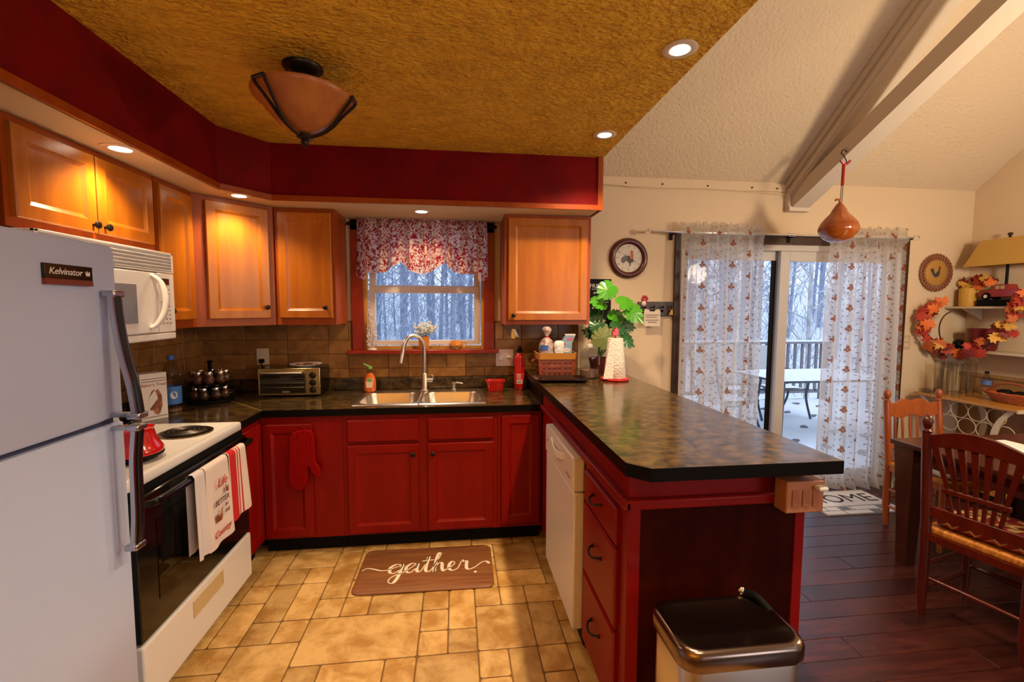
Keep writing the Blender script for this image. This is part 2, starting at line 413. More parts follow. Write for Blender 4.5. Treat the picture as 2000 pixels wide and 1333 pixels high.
# ------------------------------------------------------------------ patio door
dr = thing('door_1', 'white framed sliding patio door with dark brown trim', 'door', (0, WB, 0)); del dr['category']; struct(dr)
MB().box(1.745, DX0, WB-.02, WB, 0, 2.135).build('casing', BROWN, dr, True)
MB().box(DX1, DX1+.055, WB-.02, WB, 0, 2.135).build('casing', BROWN, dr, True)
MB().box(DX0, DX1, WB-.02, WB, DZ1, 2.135).build('casing', BROWN, dr, True)
VIN2 = mat('door_vinyl', (.52, .49, .47), .4)
b = MB().box(DX0, DX0+.035, WB+.01, WB+.13, 0, DZ1).box(DX1-.035, DX1, WB+.01, WB+.13, 0, DZ1).box(DX0, DX1, WB+.01, WB+.13, DZ1-.045, DZ1).box(DX0, DX1, WB+.01, WB+.13, 0, .03)
b.build('frame', VIN2, dr, True)
s1 = sash('door_panel', DX0+.035, 2.77, .03, DZ1-.045, WB+.085, WB+.12, .075, VIN2, dr)
s2 = sash('door_panel', 2.70, DX1-.035, .03, DZ1-.045, WB+.03, WB+.066, .085, VIN2, dr)
MB().box(2.655, 2.70, WB+.084, WB+.088, .1, 1.94).build('weather_strip', BLACKM, dr, True)

# ------------------------------------------------------------------ backsplash
bsx = thing('wall_backsplash', 'brown stone tile backsplash behind the counters', 'backsplash'); del bsx['category']; struct(bsx)
MB().box(WL, .96, WB-.004, WB, 1.0, 1.185).box(WL, -.772, WB-.004, WB, 1.185, 1.43).box(.292, .96, WB-.004, WB, 1.185, 1.43).build('mortar_bed', GROUT, bsx)
MB().box(WL, WL+.004, 1.7, WB, 1.0, 1.43).build('mortar_bed', GROUT, bsx)
tm = {}
def stile(M, W, H):
    key = (round(W, 3), round(H, 3))
    if key not in tm:
        o = MB().loops([[(a, c, z) for a, c in ((d, d), (W-d, d), (W-d, H-d), (d, H-d))] for d, z in ((0, 0), (0, .007), (.002, .009))]).build('tile', SPLASH, bsx); tm[key] = o.data
    else: o = link('tile', tm[key], SPLASH, bsx)
    o.matrix_local = M
rows = [(1.003, 1.075), (1.075, 1.185), (1.185, 1.29), (1.29, 1.42)]
for r, (z0, z1) in enumerate(rows):
    x = -1.815
    offs = [.14, .145, .29, .14]
    while x < .95:
        wd = [.145, .29, .145, .145, .29][rnd.randrange(5)] if r != 2 else .29
        x1 = min(x+wd, .955)
        segs = [(x, x1)]
        if z1 > 1.19: segs = [(a, c) for a, c in ((x, min(x1, -.775)), (max(x, .295), x1)) if c-a > .02]
        for a, c in segs: stile(frame((a+.001, WB-.003, z0+.001), (1, 0, 0), (0, 0, 1)), c-a-.003, z1-z0-.003)
        x = x1
    yy = 1.72
    while yy < WB-.02:
        y1 = min(yy+[.15, .29, .22][rnd.randrange(3)], WB-.012)
        stile(frame((WL+.003, yy, z0+.001), (0, 1, 0), (0, 0, 1)), y1-yy-.003, z1-z0-.003)
        yy = y1

# ================================================================== CABINETS
def door_mesh(w, h, fw=.055, t=.020, rec=.009, fl=False):
    """frame and panel door, lower left corner at the origin, front towards -y"""
    def rc(d, y): return [(d, y, d), (w-d, y, d), (w-d, y, h-d), (d, y, h-d)]
    if fl: L = [rc(0, 0), rc(0, -t+.006), rc(.008, -t)]
    else: L = [rc(0, 0), rc(0, -t+.004), rc(.004, -t), rc(fw-.006, -t), rc(fw, -t+.004), rc(fw+.010, -t+rec), rc(fw+.014, -t+rec)]
    return MB().loops(L)
def knob(par, x, z, m=BRONZE, y=-.020):
    b = MB().lathe([(.006, 0), (.006, .012), (.015, .016), (.016, .022), (.011, .027), (.001, .028)], n=12)
    b.xf(Matrix.Translation((x, y, z)) @ Matrix.Rotation(RD(90), 4, 'X')); b.build('knob', m, par, smooth=True)
def pull(par, x, z, y=-.020, m=BRONZE, hw=.048):
    P = crom([(x-hw, y, z), (x-hw*.8, y-.018, z-.002), (x-hw*.35, y-.028, z-.008), (x+hw*.35, y-.028, z-.008), (x+hw*.8, y-.018, z-.002), (x+hw, y, z)], 4)
    b = MB().tube(P, .0045, 8).sph((x-hw, y-.002, z), .008, 8, 6).sph((x+hw, y-.002, z), .008, 8, 6)
    b.build('pull_handle', m, par, smooth=True)
def cabinet(label, loc, rz, w, z0, z1, depth, doors=(), drawers=(), m=WOOD, fm=WOODR, name='wall_cabinet', group=None, flat=False, cat='cabinet', poly=None):
    t = thing(name, label, cat, loc, rz, group)
    (MB().prism(poly, z0, z1) if poly else MB().box(0, w, 0, depth, z0, z1)).build('body', fm, t)
    for (x, z, ww, hh, k) in doors:
        d = door_mesh(ww, hh).build('door', m, t); d.location = (x, -.0005, z)
        if k: knob(d, k[0], k[1])
    for (x, z, ww, hh, k) in drawers:
        d = door_mesh(ww, hh, fl=True).build('drawer_front', m, t); d.location = (x, -.0005, z)
        if k == 'pull': pull(d, ww/2, hh*.62)
        elif k: knob(d, *k)
    return t
UZ0, UZ1 = 1.415, 2.178
G = 'maple wall cabinets under the soffit'
# left run, facing +x : local x = world +y
FX = -1.49
cabinet('low two-door maple cabinet above the microwave', (FX, 1.735, 0), RD(90), .765, 1.802, UZ1, -WL+FX-.002, [(.022, 1.835, .352, .315, (.325, .03)), (.382, 1.835, .352, .315, (.027, .03))], group=G)
cabinet('low two-door maple cabinet above the refrigerator', (FX, .93, 0), RD(90), .775, 1.802, UZ1, -WL+FX-.002, [(.022, 1.835, .358, .315, (.33, .03)), (.392, 1.835, .358, .315, (.027, .03))], group=G)
cabinet('tall narrow maple wall cabinet between microwave and corner cabinet', (FX, 2.505, 0), RD(90), .325, UZ0, UZ1, -WL+FX-.002, [(.022, UZ0+.045, .275, .69, (.028, .05))], group=G)
# diagonal corner cabinet
A, Bq = Vector((FX, 2.832, 0)), Vector((-1.178, 3.162, 0))
dd = Bq-A; ang = math.atan2(dd.y, dd.x); Lw = dd.length
Mi = (Matrix.Translation(A) @ Matrix.Rotation(ang, 4, 'Z')).inverted()
cp = [tuple((Mi @ Vector(p))[:2]) for p in ((A.x, A.y, 0), (Bq.x, Bq.y, 0), (Bq.x, WB-.002, 0), (WL+.002, WB-.002, 0), (WL+.002, A.y, 0))]
cabinet('diagonal maple corner wall cabinet lit by a ceiling spot', A, ang, Lw, UZ0, UZ1, .3, [(.062, UZ0+.045, Lw-.10, .69, (Lw-.13, .07))], group=G, poly=cp)
# back run
UY = 3.182
cabinet('maple wall cabinet left of the kitchen window', (-1.176, UY, 0), 0, .376, UZ0, UZ1, WB-UY-.012, [(.022, UZ0+.045, .335, .69, (.295, .07))], group=G)
cabinet('maple wall cabinet right of the window with keys on its knob', (.335, UY, 0), 0, .615, UZ0, UZ1, WB-UY-.012, [(.025, UZ0+.03, .565, .71, (.035, .035))], group=G)

# base run: faces at y = 2.865
BY = 2.865
def toekick(t, w, d=.06, y=.055):
    MB().box(0, w, y, y+d, 0, .102).build('toe_kick', BLACKM, t)
G2 = 'red base cabinets under the sink counter'
t = cabinet('red corner base cabinet with an oven mitt on its knob', (-1.178, BY, 0), 0, .478, .102, .872, .62, [(.015, .118, .285, .705, (.245, .655))], m=RED, fm=RED, name='base_cabinet', group=G2); toekick(t, .478)
t = cabinet('wide red sink cabinet with two doors and false drawers', (-.698, BY, 0), 0, .955, .102, .872, .10,
            [(.027, .118, .432, .562, (.40, .50)), (.515, .118, .415, .562, (.032, .50))], [(.027, .700, .432, .140, None), (.515, .700, .415, .140, None)], m=RED, fm=RED, name='base_cabinet', group=G2)
toekick(t, .955)
MB().box(0, .02, .10, .63, .102, .70).box(.935, .955, .10, .63, .102, .70).box(0, .955, .10, .63, .102, .12).build('carcass', RED, t)
t = cabinet('narrow red base cabinet between sink and dishwasher', (.259, BY, 0), 0, .285, .102, .872, .62, [(.025, .130, .245, .715, None)], m=RED, fm=RED, name='base_cabinet', group=G2); toekick(t, .285)
t = cabinet('narrow red base cabinet beside the range', (-1.180, 2.585, 0), RD(90), .278, .102, .872, .60, [(.012, .118, .235, .72, None)], m=RED, fm=RED, name='base_cabinet', group=G2); toekick(t, .278)

# counters: L shaped worktop in pieces around the sink cut-out
SK = (-.655, .190, 2.915, 3.425)
ct = thing('countertop', 'brown stone-look laminate counter running round the corner to the sink', 'countertop', (-.3, 3.2, .872))
b = MB()
b.box(-1.157, SK[0]+.01, 2.842, WB-.012, .8725, .914).box(SK[1]-.01, .545, 2.842, WB-.012, .8725, .914).box(SK[0]+.01, SK[1]-.01, 2.842, SK[2]+.012, .8725, .914).box(SK[0]+.01, SK[1]-.01, SK[3]-.012, WB-.012, .8725, .914)
b.box(WL+.002, -1.157, 2.578, WB-.012, .8725, .914)
b.build('top', LAM, ct, True)
MB().box(-1.157, .545, 2.838, 2.842, .8725, .9135).box(-1.157, -1.153, 2.578, 2.842, .8725, .9135).build('front_edge', LAMEDGE, ct, True)
b = MB().box(WL+.012, .545, WB-.030, WB-.012, .914, 1.002).box(WL+.002, WL+.020, 2.578, WB-.030, .914, 1.002)
b.build('upstand', LAM, ct, True, bevel=.004)
MB().tube([(-1.157, 2.842, .9142), (WL+.03, WB-.04, .9142)], .0016, 4).build('mitre_seam', mat('seam', (.35, .22, .07), .5), ct, True)

# peninsula
PZ = 1.056
pt = thing('countertop', 'raised dark stone-look laminate top of the peninsula', 'countertop', (.86, 2.4, PZ-.042))
pp = [(.520, WB-.004), (.520, 1.325), (.578, 1.268), (1.212, 1.268), (1.212, WB-.004)]
MB().prism(pp, PZ-.042, PZ).build('top', LAM, pt, True)
pe = [(.519, WB-.004), (.519, 1.3245), (.5775, 1.267), (1.213, 1.267), (1.213, WB-.004)]
b = MB()
for (a, c), (e, f) in zip(pe[:-1], pe[1:]):
    d = Vector((e-a, f-c)).normalized(); nx, ny = d.y*.003, -d.x*.003
    b.prism([(a, c), (e, f), (e-nx, f-ny), (a-nx, c-ny)], PZ-.042, PZ-.0006)
b.build('edge_band', LAMEDGE, pt, True)
pn = thing('peninsula_cabinet', 'red peninsula cabinet with drawers and a dark red end panel', 'cabinet', (.86, 2.0, 0))
b = MB().box(.553, 1.165, 1.380, 1.872, .09, .912).box(.585, 1.165, 1.872, 2.50, .02, .912).box(.553, 1.165, 2.495, 2.862, .09, .912).box(.556, 1.165, 1.385, 2.862, .912, PZ-.043).box(.553, 1.165, 2.862, WB-.012, .09, PZ-.043)
b.build('body', RED, pn, True)
for y0_, y1_ in ((1.42, 1.872), (2.495, WB-.012)): MB().box(.61, 1.165, y0_, y1_, 0, .09).build('toe_kick', BLACKM, pn, True)
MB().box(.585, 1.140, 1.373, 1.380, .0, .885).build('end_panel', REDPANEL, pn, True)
MB().box(.545, .590, 1.366, 1.381, 0, .885).build('corner_trim', RED, pn, True, bevel=.003)
MB().box(1.138, 1.172, 1.366, 1.381, 0, .885).build('corner_trim', RED, pn, True, bevel=.003)
MB().box(.536, 1.172, 1.358, 1.381, .884, .918).build('rail_trim', RED, pn, True, bevel=.006)
MB().box(.532, .556, 1.358, 2.842, .884, .914).build('rail_trim', RED, pn, True, bevel=.006)
MB().box(.546, .5525, 2.866, WB-.03, .9145, PZ-.043).build('step_panel', LAMEDGE, pn, True)
for z, h in ((.722, .132), (.422, .288), (.105, .303)):
    d = door_mesh(.385, h, fl=True).build('drawer_front', RED, pn)
    d.matrix_parent_inverse = wm(pn).inverted(); d.location = (.553, 1.830, z); d.rotation_euler = (0, 0, RD(-90)); pull(d, .19, h*.60)
ob = thing('outlet_box', 'wooden-toned electrical outlet box under the peninsula top', 'outlet', (1.115, 1.352, .875))
OBM = mat('tan_plastic', (.40, .17, .08), .5)
MB().box(-.066, .066, -.050, .008, 0, .105).build('box', OBM, ob, bevel=.004)
for x in (-.036, .0, .036): MB().box(x-.012, x+.012, -.054, -.049, .022, .078).build('receptacle', mat('tan_plastic2', (.33, .13, .06), .45), ob, bevel=.002)
MB().cbox((.044, -.062, .086), (.030, .028, .012)).build('plug', WHITE, ob, bevel=.003)

# ================================================================== APPLIANCES
# refrigerator, front towards +x
fr = thing('refrigerator', 'white top-freezer refrigerator at the left edge', 'refrigerator', (-1.40, 1.11, 0))
FF = -1.0
MB().box(-1.78, FF-.075, .735, 1.512, .02, 1.705).build('body', FRIDGEW, fr, True, bevel=.008)
MB().box(-1.70, FF-.10, .78, 1.44, 0, .02).build('feet', BLACKM, fr, True)
MB().box(FF-.12, FF-.075, .75, 1.47, .02, .10).build('kick_grille', BLACKM, fr, True)
def fdoor(z0, z1):
    def sect(z, ins):
        P = []
        y0, y1 = .738+ins, 1.510-ins
        P += [(FF-.072, y0, z), (FF-.072, y1, z)]
        for k in range(9):
            q = k/8; yy = y1+(y0-y1)*q
            P.append((FF-.006+.006*(1-(2*q-1)**2)-ins*.6 - (.012 if k in (0, 8) else 0), yy, z))
        return P
    return MB().loops([sect(z0, .010), sect(z0+.008, 0), sect(z1-.008, 0), sect(z1, .010)])
up = fdoor(1.203, 1.712).build('freezer_door', FRIDGEW, fr, True, smooth=True)
lo = fdoor(.11, 1.188).build('fridge_door', FRIDGEW, fr, True, smooth=True)
MB().box(FF-.07, FF-.02, .75, 1.475, 1.186, 1.205).build('gasket', mat('gasket_blue', (.03, .035, .08), .5), fr, True)
HX = mat('handle_black', (.010, .008, .010), .15)
HS = mat('handle_silver', (.45, .47, .55), .22, 1.)
def fhandle(par, P):
    c = crom(P, 6)
    L = [[(p.x+a, p.y+q, p.z) for a, q in ((-.010, -.012), (.008, -.012), (.012, .0), (.008, .012), (-.010, .012))] for p in c]
    h = MB().loops(L).build('handle', HX, par, True, smooth=True)
    L = [[(p.x+a-.001, p.y+q, p.z) for a, q in ((-.006, -.024), (.006, -.024), (.006, -.013), (-.006, -.013))] for p in c]
    MB().loops(L).build('silver_edge', HS, h, True, smooth=True)
    for p in (c[0], c[-1]): MB().cbox((p.x-.004, p.y-.004, p.z), (.036, .044, .018)).build('end_cap', HS, h, True, bevel=.004)
fhandle(up, [(FF+.020, 1.455, 1.57), (FF+.024, 1.455, 1.50), (FF+.036, 1.455, 1.40), (FF+.056, 1.455, 1.30), (FF+.066, 1.455, 1.213)])
fhandle(lo, [(FF+.062, 1.455, 1.178), (FF+.052, 1.455, 1.08), (FF+.050, 1.455, .98), (FF+.048, 1.455, .90), (FF+.040, 1.455, .815)])
for z in (1.215, 1.175): MB().box(FF-.01, FF+.06, 1.444, 1.466, z-.006, z+.006).build('handle_mount', HS, fr, True)
bd = MB().box(FF-.002, FF+.008, 1.245, 1.392, 1.603, 1.640).build('badge', BLACK, up, True, bevel=.001)
MB().box(FF-.002, FF+.0085, 1.245, 1.392, 1.588, 1.603).build('badge_strip', mat('copper_strip', (.22, .06, .035), .3, .6), bd, True)
text('badge_lettering', 'Kelvinator', .024, frame((FF+.0086, 1.305, 1.6215), (0, 1, 0), (0, 0, 1)), WHITE, bd, shear=.25)
MB().prism([(-.006, -.006), (.006, -.006), (.008, .006), (.003, .001), (0, .008), (-.003, .001), (-.008, .006)], 0, .0008).xf(frame((FF+.0086, 1.374, 1.621), (0, 1, 0), (0, 0, 1))).build('badge_emblem', WHITE, bd, True)

# range
rg = thing('range', 'white electric coil range with black oven door', 'stove', (-1.45, 2.18, 0))
RY0, RY1 = 1.700, 2.572
MB().box(-1.80, -1.17, RY0, RY1, .06, .872).build('body', WHITE, rg, True)
MB().box(-1.76, -1.20, RY0+.03, RY1-.03, 0, .06).build('base', BLACKM, rg, True)
MB().loops([[(x, y, z) for x, y in rrect(-1.80+d, -1.150-d, RY0+d, RY1-d, .014, 3)] for d, z in ((.004, .874), (0, .878), (0, .908), (.004, .916), (.018, .918), (.024, .915))]).build('cooktop', WHITE, rg, True, smooth=True)
MB().box(-1.80, -1.745, RY0, RY1, .916, 1.10).build('backguard', WHITE, rg, True, bevel=.01)
for k in range(5): MB().lathe([(.024, 0), (.024, .018), (.018, .024), (.001, .025)], n=14).xf(Matrix.Translation((-1.745, RY0+.12+k*.13, 1.02)) @ Matrix.Rotation(RD(90), 4, 'Y')).build('control_knob', BLACK, rg, True, smooth=True)
COIL = mat('coil_iron', (.055, .045, .04), .35, .6)
PAN = mat('drip_pan', (.40, .26, .12), .25, 1., col2=(.10, .04, .015), nscale=(30, 30, 30))
for (x, y, r) in ((-1.32, 2.37, .100), (-1.32, 1.975, .080), (-1.61, 2.37, .080), (-1.61, 1.93, .100)):
    bn = MB().lathe([(r+.014, .9165), (r+.016, .921), (r+.006, .921), (r-.002, .9175), (.02, .9165)], (x, y, 0), 28).build('drip_pan', PAN, rg, True, smooth=True)
    P = [(x+(.018+(r-.022)*q/64)*math.cos(q/64*4*2*PI), y+(.018+(r-.022)*q/64)*math.sin(q/64*4*2*PI), .927) for q in range(65)]
    MB().tube(P, .0052, 6).build('coil', COIL, bn, True, smooth=True)
dx = -1.128
od = MB().box(-1.168, dx, RY0+.004, RY1-.004, .312, .845).build('oven_door', BLACK, rg, True, bevel=.006)
MB().box(dx-.001, dx+.002, RY0+.11, RY1-.11, .42, .74).build('oven_window', mat('oven_glass', (.003, .002, .002), .04), od, True)
MB().box(-1.170, -1.150, RY0+.002, RY1-.002, .846, .874).build('vent_strip', BLACKM, rg, True)
hd = [(dx, RY0+.02, .822), (dx+.040, RY0+.045, .826), (dx+.046, RY0+.10, .826), (dx+.046, RY1-.10, .826), (dx+.040, RY1-.045, .826), (dx, RY1-.02, .822)]
L = [[(p[0]+a, p[1], p[2]+c) for a, c in ((-.010, -.011), (.010, -.011), (.012, .002), (.006, .011), (-.010, .011))] for p in hd]
MB().loops(L).build('handle', BLACK, od, True, bevel=.002)
sd = MB().box(-1.168, dx+.003, RY0+.004, RY1-.004, .062, .302).build('storage_drawer', CREAMP if False else WHITE, rg, True, bevel=.008)
yc = (RY0+RY1)/2
b = MB().box(dx+.003, dx+.007, yc-.125, yc-.117, .205, .262).box(dx+.003, dx+.007, yc+.117, yc+.125, .205, .262).box(dx+.003, dx+.007, yc-.125, yc+.125, .262, .270).box(dx+.003, dx+.006, yc-.125, yc+.125, .197, .205).box(dx+.002, dx+.0042, yc-.117, yc+.117, .205, .262)
b.build('drawer_grip', mat('aged_cream', (.55, .42, .22), .45), sd, True)

# microwave
mw = thing('microwave', 'white over-the-range microwave beside the refrigerator', 'microwave', (-1.6, 2.12, 1.372))
MX0 = -1.412; mz0, mz1 = 1.372, 1.797; my0, my1 = 1.742, 2.500
MB().box(WL+.003, MX0-.035, my0, my1, mz0, mz1).build('body', WHITE, mw, True, bevel=.004)
MB().box(MX0-.036, MX0-.014, my0, my1, mz1-.098, mz1).build('vent_housing', WHITE, mw, True, bevel=.004)
for k in range(5):
    z = mz1-.022-k*.0155
    MB().cbox((MX0-.010, (my0+my1)/2, z), (.022, my1-my0-.035, .006), Matrix.Rotation(RD(25), 3, 'Y')).build('vent_slat', WHITE, mw, True)
MB().box(MX0-.0145, MX0, my1-.016, my1, mz1-.098, mz1).box(MX0-.0145, MX0, my0, my0+.016, mz1-.098, mz1).box(MX0-.0145, MX0, my0, my1, mz1-.010, mz1).box(MX0-.0145, MX0, my0, my1, mz1-.100, mz1-.093).build('vent_frame', WHITE, mw, True, bevel=.002)
yd = 2.365
md = MB().box(MX0-.034, MX0, my0, yd, mz0+.035, mz1-.103).build('door', WHITE, mw, True, bevel=.006)
MB().box(MX0-.002, MX0+.002, 1.80, 2.222, mz0+.085, mz1-.165).build('door_window', mat('mw_window', (.20, .19, .19), .2), md, True, bevel=.001)
P = crom([(MX0, 2.325, mz1-.115), (MX0+.030, 2.345, mz1-.150), (MX0+.046, 2.350, mz1-.22), (MX0+.040, 2.345, mz1-.29), (MX0+.018, 2.325, mz1-.345), (MX0, 2.305, mz1-.365)], 6)
MB().tube(P, [.008+.006*math.sin(PI*i/(len(P)-1)) for i in range(len(P))], 10).build('handle', WHITE, md, True, smooth=True)
MB().box(MX0-.034, MX0-.001, my0, my1, mz0, mz0+.033).build('lower_lip', WHITE, mw, True, bevel=.006)
cpn = MB().box(MX0-.034, MX0-.001, yd+.003, my1, mz0+.035, mz1-.103).build('control_panel', WHITE, mw, True, bevel=.004)
MB().box(MX0-.002, MX0+.001, 2.388, 2.458, mz1-.158, mz1-.128).build('display', mat('display_dark', (.05, .006, .005), .2), cpn, True)
KEY = mat('key_print', (.20, .17, .20), .5)
for r in range(9):
    for c in range(3):
        if r in (1, 2) and c == 0: continue
        MB().box(MX0-.0012, MX0+.0002, 2.395+c*.028, 2.395+c*.028+(.012 if r < 8 else .018), mz1-.182-r*.0205, mz1-.178-r*.0205).build('key', KEY, cpn, True)

# dishwasher
dw = thing('dishwasher', 'cream white dishwasher built into the peninsula', 'dishwasher', (.55, 2.19, 0))
DXF = .505
MB().box(DXF+.052, DXF+.078, 1.885, 2.490, .02, .880).build('tub', BLACKM, dw, True)
dd_ = MB().box(DXF, DXF+.050, 1.882, 2.492, .10, .725).build('door', WHITE, dw, True, bevel=.008)
cpd = MB().box(DXF-.006, DXF+.050, 1.882, 2.492, .729, .882).build('control_panel', WHITE, dw, True, bevel=.010)
P = crom([(DXF-.007, 2.05, .835), (DXF-.014, 2.12, .820), (DXF-.018, 2.19, .813), (DXF-.014, 2.26, .820), (DXF-.007, 2.33, .835)], 6)
MB().loops([[(p.x+a, p.y, p.z+c) for a, c in ((.004, -.018), (-.004, -.014), (-.004, .014), (.004, .018))] for p in P]).build('grip', mat('bright_white', (.85, .84, .84), .25), cpd, True, smooth=True)
for k in range(4): MB().box(DXF-.0075, DXF-.0055, 1.93+k*.022, 1.942+k*.022, .775, .783).build('button', KEY, cpd, True)
MB().box(DXF-.0075, DXF-.0055, 2.42, 2.455, .800, .806).build('emblem', mat('emblem_red', (.2, .05, .04), .4), cpd, True)
MB().box(DXF+.055, DXF+.060, 1.89, 2.485, .01, .095).build('kick_plate', CREAMP, dw, True)

# sink: stainless double bowl
sk = thing('kitchen_sink', 'stainless steel double bowl sink under the window', 'sink', (-.23, 3.17, .74))
xm = -.245
def bowl(x0, x1, y0, y1, X0, X1, Y0, Y1):
    N = 7
    inn = rrect(x0, x1, y0, y1, .075, N)
    out = [(min(max(X0 + (X1-X0)*((a-x0)/(x1-x0)), X0), X1), min(max(Y0+(Y1-Y0)*((c-y0)/(y1-y0)), Y0), Y1)) for a, c in rrect(x0, x1, y0, y1, .0015, N)]
    def sh(P, d): cx, cy = (x0+x1)/2, (y0+y1)/2; return [(cx+(a-cx)*(1-d/(x1-x0)*2), cy+(c-cy)*(1-d/(y1-y0)*2)) for a, c in P]
    L = [[(a, c, .9145) for a, c in out], [(a, c, .921) for a, c in sh(out, .006)], [(a, c, .919) for a, c in inn], [(a, c, .910) for a, c in sh(inn, .004)], [(a, c, .775) for a, c in sh(inn, .02)], [(a, c, .752) for a, c in sh(inn, .045)], [(a, c, .748) for a, c in sh(inn, .12)]]
    b = MB().loops(L, True, False); n = len(inn); b.f.append(tuple(range(6*n, 7*n)))
    return b
bl = bowl(-.625, -.262, 2.945, 3.315, SK[0], xm, SK[2], SK[3]).build('basin', STEEL, sk, True, smooth=True)
br = bowl(-.228, .160, 2.945, 3.315, xm, SK[1], SK[2], SK[3]).build('basin', STEEL, sk, True, smooth=True)
for o, x in ((bl, -.44), (br, -.03)): MB().lathe([(.042, .7485), (.040, .752), (.030, .752), (.028, .7495), (.001, .7495)], (x, 3.13, 0), 18).build('drain', CHROME, o, True, smooth=True)
MB().box(-.52, -.36, 3.327, 3.385, .9215, .924).build('rear_ledge', STEEL, sk, True)
fc = thing('kitchen_faucet', 'brushed steel gooseneck pull-down faucet behind the sink', 'faucet', (-.235, 3.385, .9215))
MB().lathe([(.036, 0), (.036, .006), (.024, .010), (.023, .014), (.023, .125), (.019, .130), (.001, .131)], n=20).build('body', STEEL, fc, smooth=True)
P = [(0, 0, .12), (0, 0, .22), (0, 0, .30)]+[(-.072*(1-math.cos(a)), -.040*(1-math.cos(a)), .30+.110*math.sin(a)) for a in [PI*k/12 for k in range(1, 13)]]+[(-.152, -.085, .26), (-.160, -.090, .215)]
MB().tube(P, [.0145]*(len(P)-3)+[.0150, .0175, .0185], 12).build('spout', STEEL, fc, smooth=True)
lv = MB().tube([(.015, -.002, .075), (.062, -.008, .075)], .016, 12).build('valve', STEEL, fc, smooth=True)
MB().tube([(.058, -.008, .078), (.066, -.012, .10), (.050, -.016, .118)], [.006, .005, .004], 8).build('lever', STEEL, lv, smooth=True)
sdp = thing('soap_dispenser', 'small steel soap pump at the right of the faucet', 'soap pump', (-.02, 3.385, .9215))
MB().lathe([(.022, 0), (.022, .004), (.014, .008), (.013, .040), (.018, .044), (.018, .058), (.001, .060)], n=16).build('body', STEEL, sdp, smooth=True)
MB().tube([(0, 0, .052), (.03, -.012, .056), (.066, -.028, .050)], [.007, .006, .005], 8).build('nozzle', STEEL, sdp, smooth=True)

# ================================================================== LIGHT FITTINGS
WARM = (1.0, .73, .44)
LENS = mat('lamp_lens', (1, .9, .7), .3, emit=14., ecol=(1., .86, .62))
def downlight(x, y, z, power, label, size=135):
    t = thing('recessed_light', label, 'light', (x, y, z), 0, 'recessed ceiling lights')
    MB().lathe([(.040, -.0005), (.040, -.004), (.062, -.0055), (.066, -.003), (.066, -.0005)], n=24).build('trim_ring', CREAMP, t, smooth=True)
    MB().lathe([(.038, -.0042), (.030, -.0062), (.001, -.007)], n=20).build('lens', LENS, t, smooth=True)
    l = bpy.data.lights.new('spot', 'SPOT'); l.energy = power; l.color = WARM; l.spot_size = RD(size); l.spot_blend = .9; l.shadow_soft_size = .035
    o = bpy.data.objects.new('spot', l); COL.objects.link(o); o.parent = t; o.location = (0, 0, -.03)
downlight(.851, 1.721, ZC, 85, 'recessed light in the gold ceiling nearest the camera')
downlight(.844, 2.589, ZC, 85, 'recessed light in the gold ceiling beside the soffit corner')
downlight(.851, .85, ZC, 85, 'recessed light in the gold ceiling behind the viewpoint')
downlight(-1.364, 2.10, SZ, 27, 'recessed light in the soffit above the microwave cabinet')
downlight(-1.252, 2.878, SZ, 27, 'recessed light in the soffit above the corner cabinet')
downlight(-.23, 3.177, SZ, 27, 'recessed light in the soffit above the window valance')
AMB = mat('amber_glass', (.42, .15, .035), .35, col2=(.30, .085, .02), nscale=(6, 6, 6), spec=.4)
cl = thing('ceiling_lamp', 'semi-flush ceiling lamp with amber glass bowl and bronze straps', 'lamp', (-.622, 2.04, ZC))
MB().lathe([(.078, 0), (.078, -.010), (.062, -.024), (.045, -.030), (.030, -.034), (.028, -.118), (.001, -.119)], n=28).build('canopy', BRONZE, cl, smooth=True)
MB().lathe([(.188, -.112), (.196, -.115), (.197, -.124), (.186, -.140), (.158, -.165), (.130, -.198), (.100, -.232), (.058, -.258), (.012, -.268), (.010, -.262), (.054, -.252), (.095, -.226), (.124, -.194), (.152, -.161), (.180, -.137), (.188, -.122)], n=40, caps=False).build('glass_bowl', AMB, cl, smooth=True)
MB().tube([(0, 0, -.11), (0, 0, -.268)], .007, 8).build('centre_rod', BRONZE, cl)
for k in range(3):
    a0 = RD(-122+120*k)
    for sgn in (-1, 1):
        P = []
        for r, z, s_ in ((.204, -.124, .030), (.196, -.140, .028), (.168, -.170, .020), (.140, -.203, .012), (.110, -.238, .006), (.066, -.268, .003), (.015, -.284, .001)):
            P.append((r*math.cos(a0)-sgn*s_*math.sin(a0), r*math.sin(a0)+sgn*s_*math.cos(a0), z))
        MB().tube(crom(P, 3), .0065, 6).build('strap', BRONZE, cl, smooth=True)
    MB().tube([(.204*math.cos(a0)-q*math.sin(a0), .204*math.sin(a0)+q*math.cos(a0), -.124) for q in (-.032, .032)], .0065, 6).build('strap', BRONZE, cl)
MB().lathe([(.001, -.268), (.030, -.276), (.030, -.288), (.014, -.296), (.016, -.306), (.010, -.316), (.001, -.326)], n=16).build('finial', BRONZE, cl, smooth=True)
# dining pendant over the table, out of the picture to the right
pl = thing('pendant_lamp', 'dining pendant lamp hanging over the table', 'lamp', (3.25, 1.35, 2.0))
MB().tube([(0, 0, .12), (0, 0, 2.20)], .006, 6).build('cord', BLACKM, pl)
MB().sph((0, 0, 0), .13, 24, 16).build('globe', mat('lit_globe', (1, .8, .55), .4, emit=135., ecol=(1., .78, .52)), pl, smooth=True)

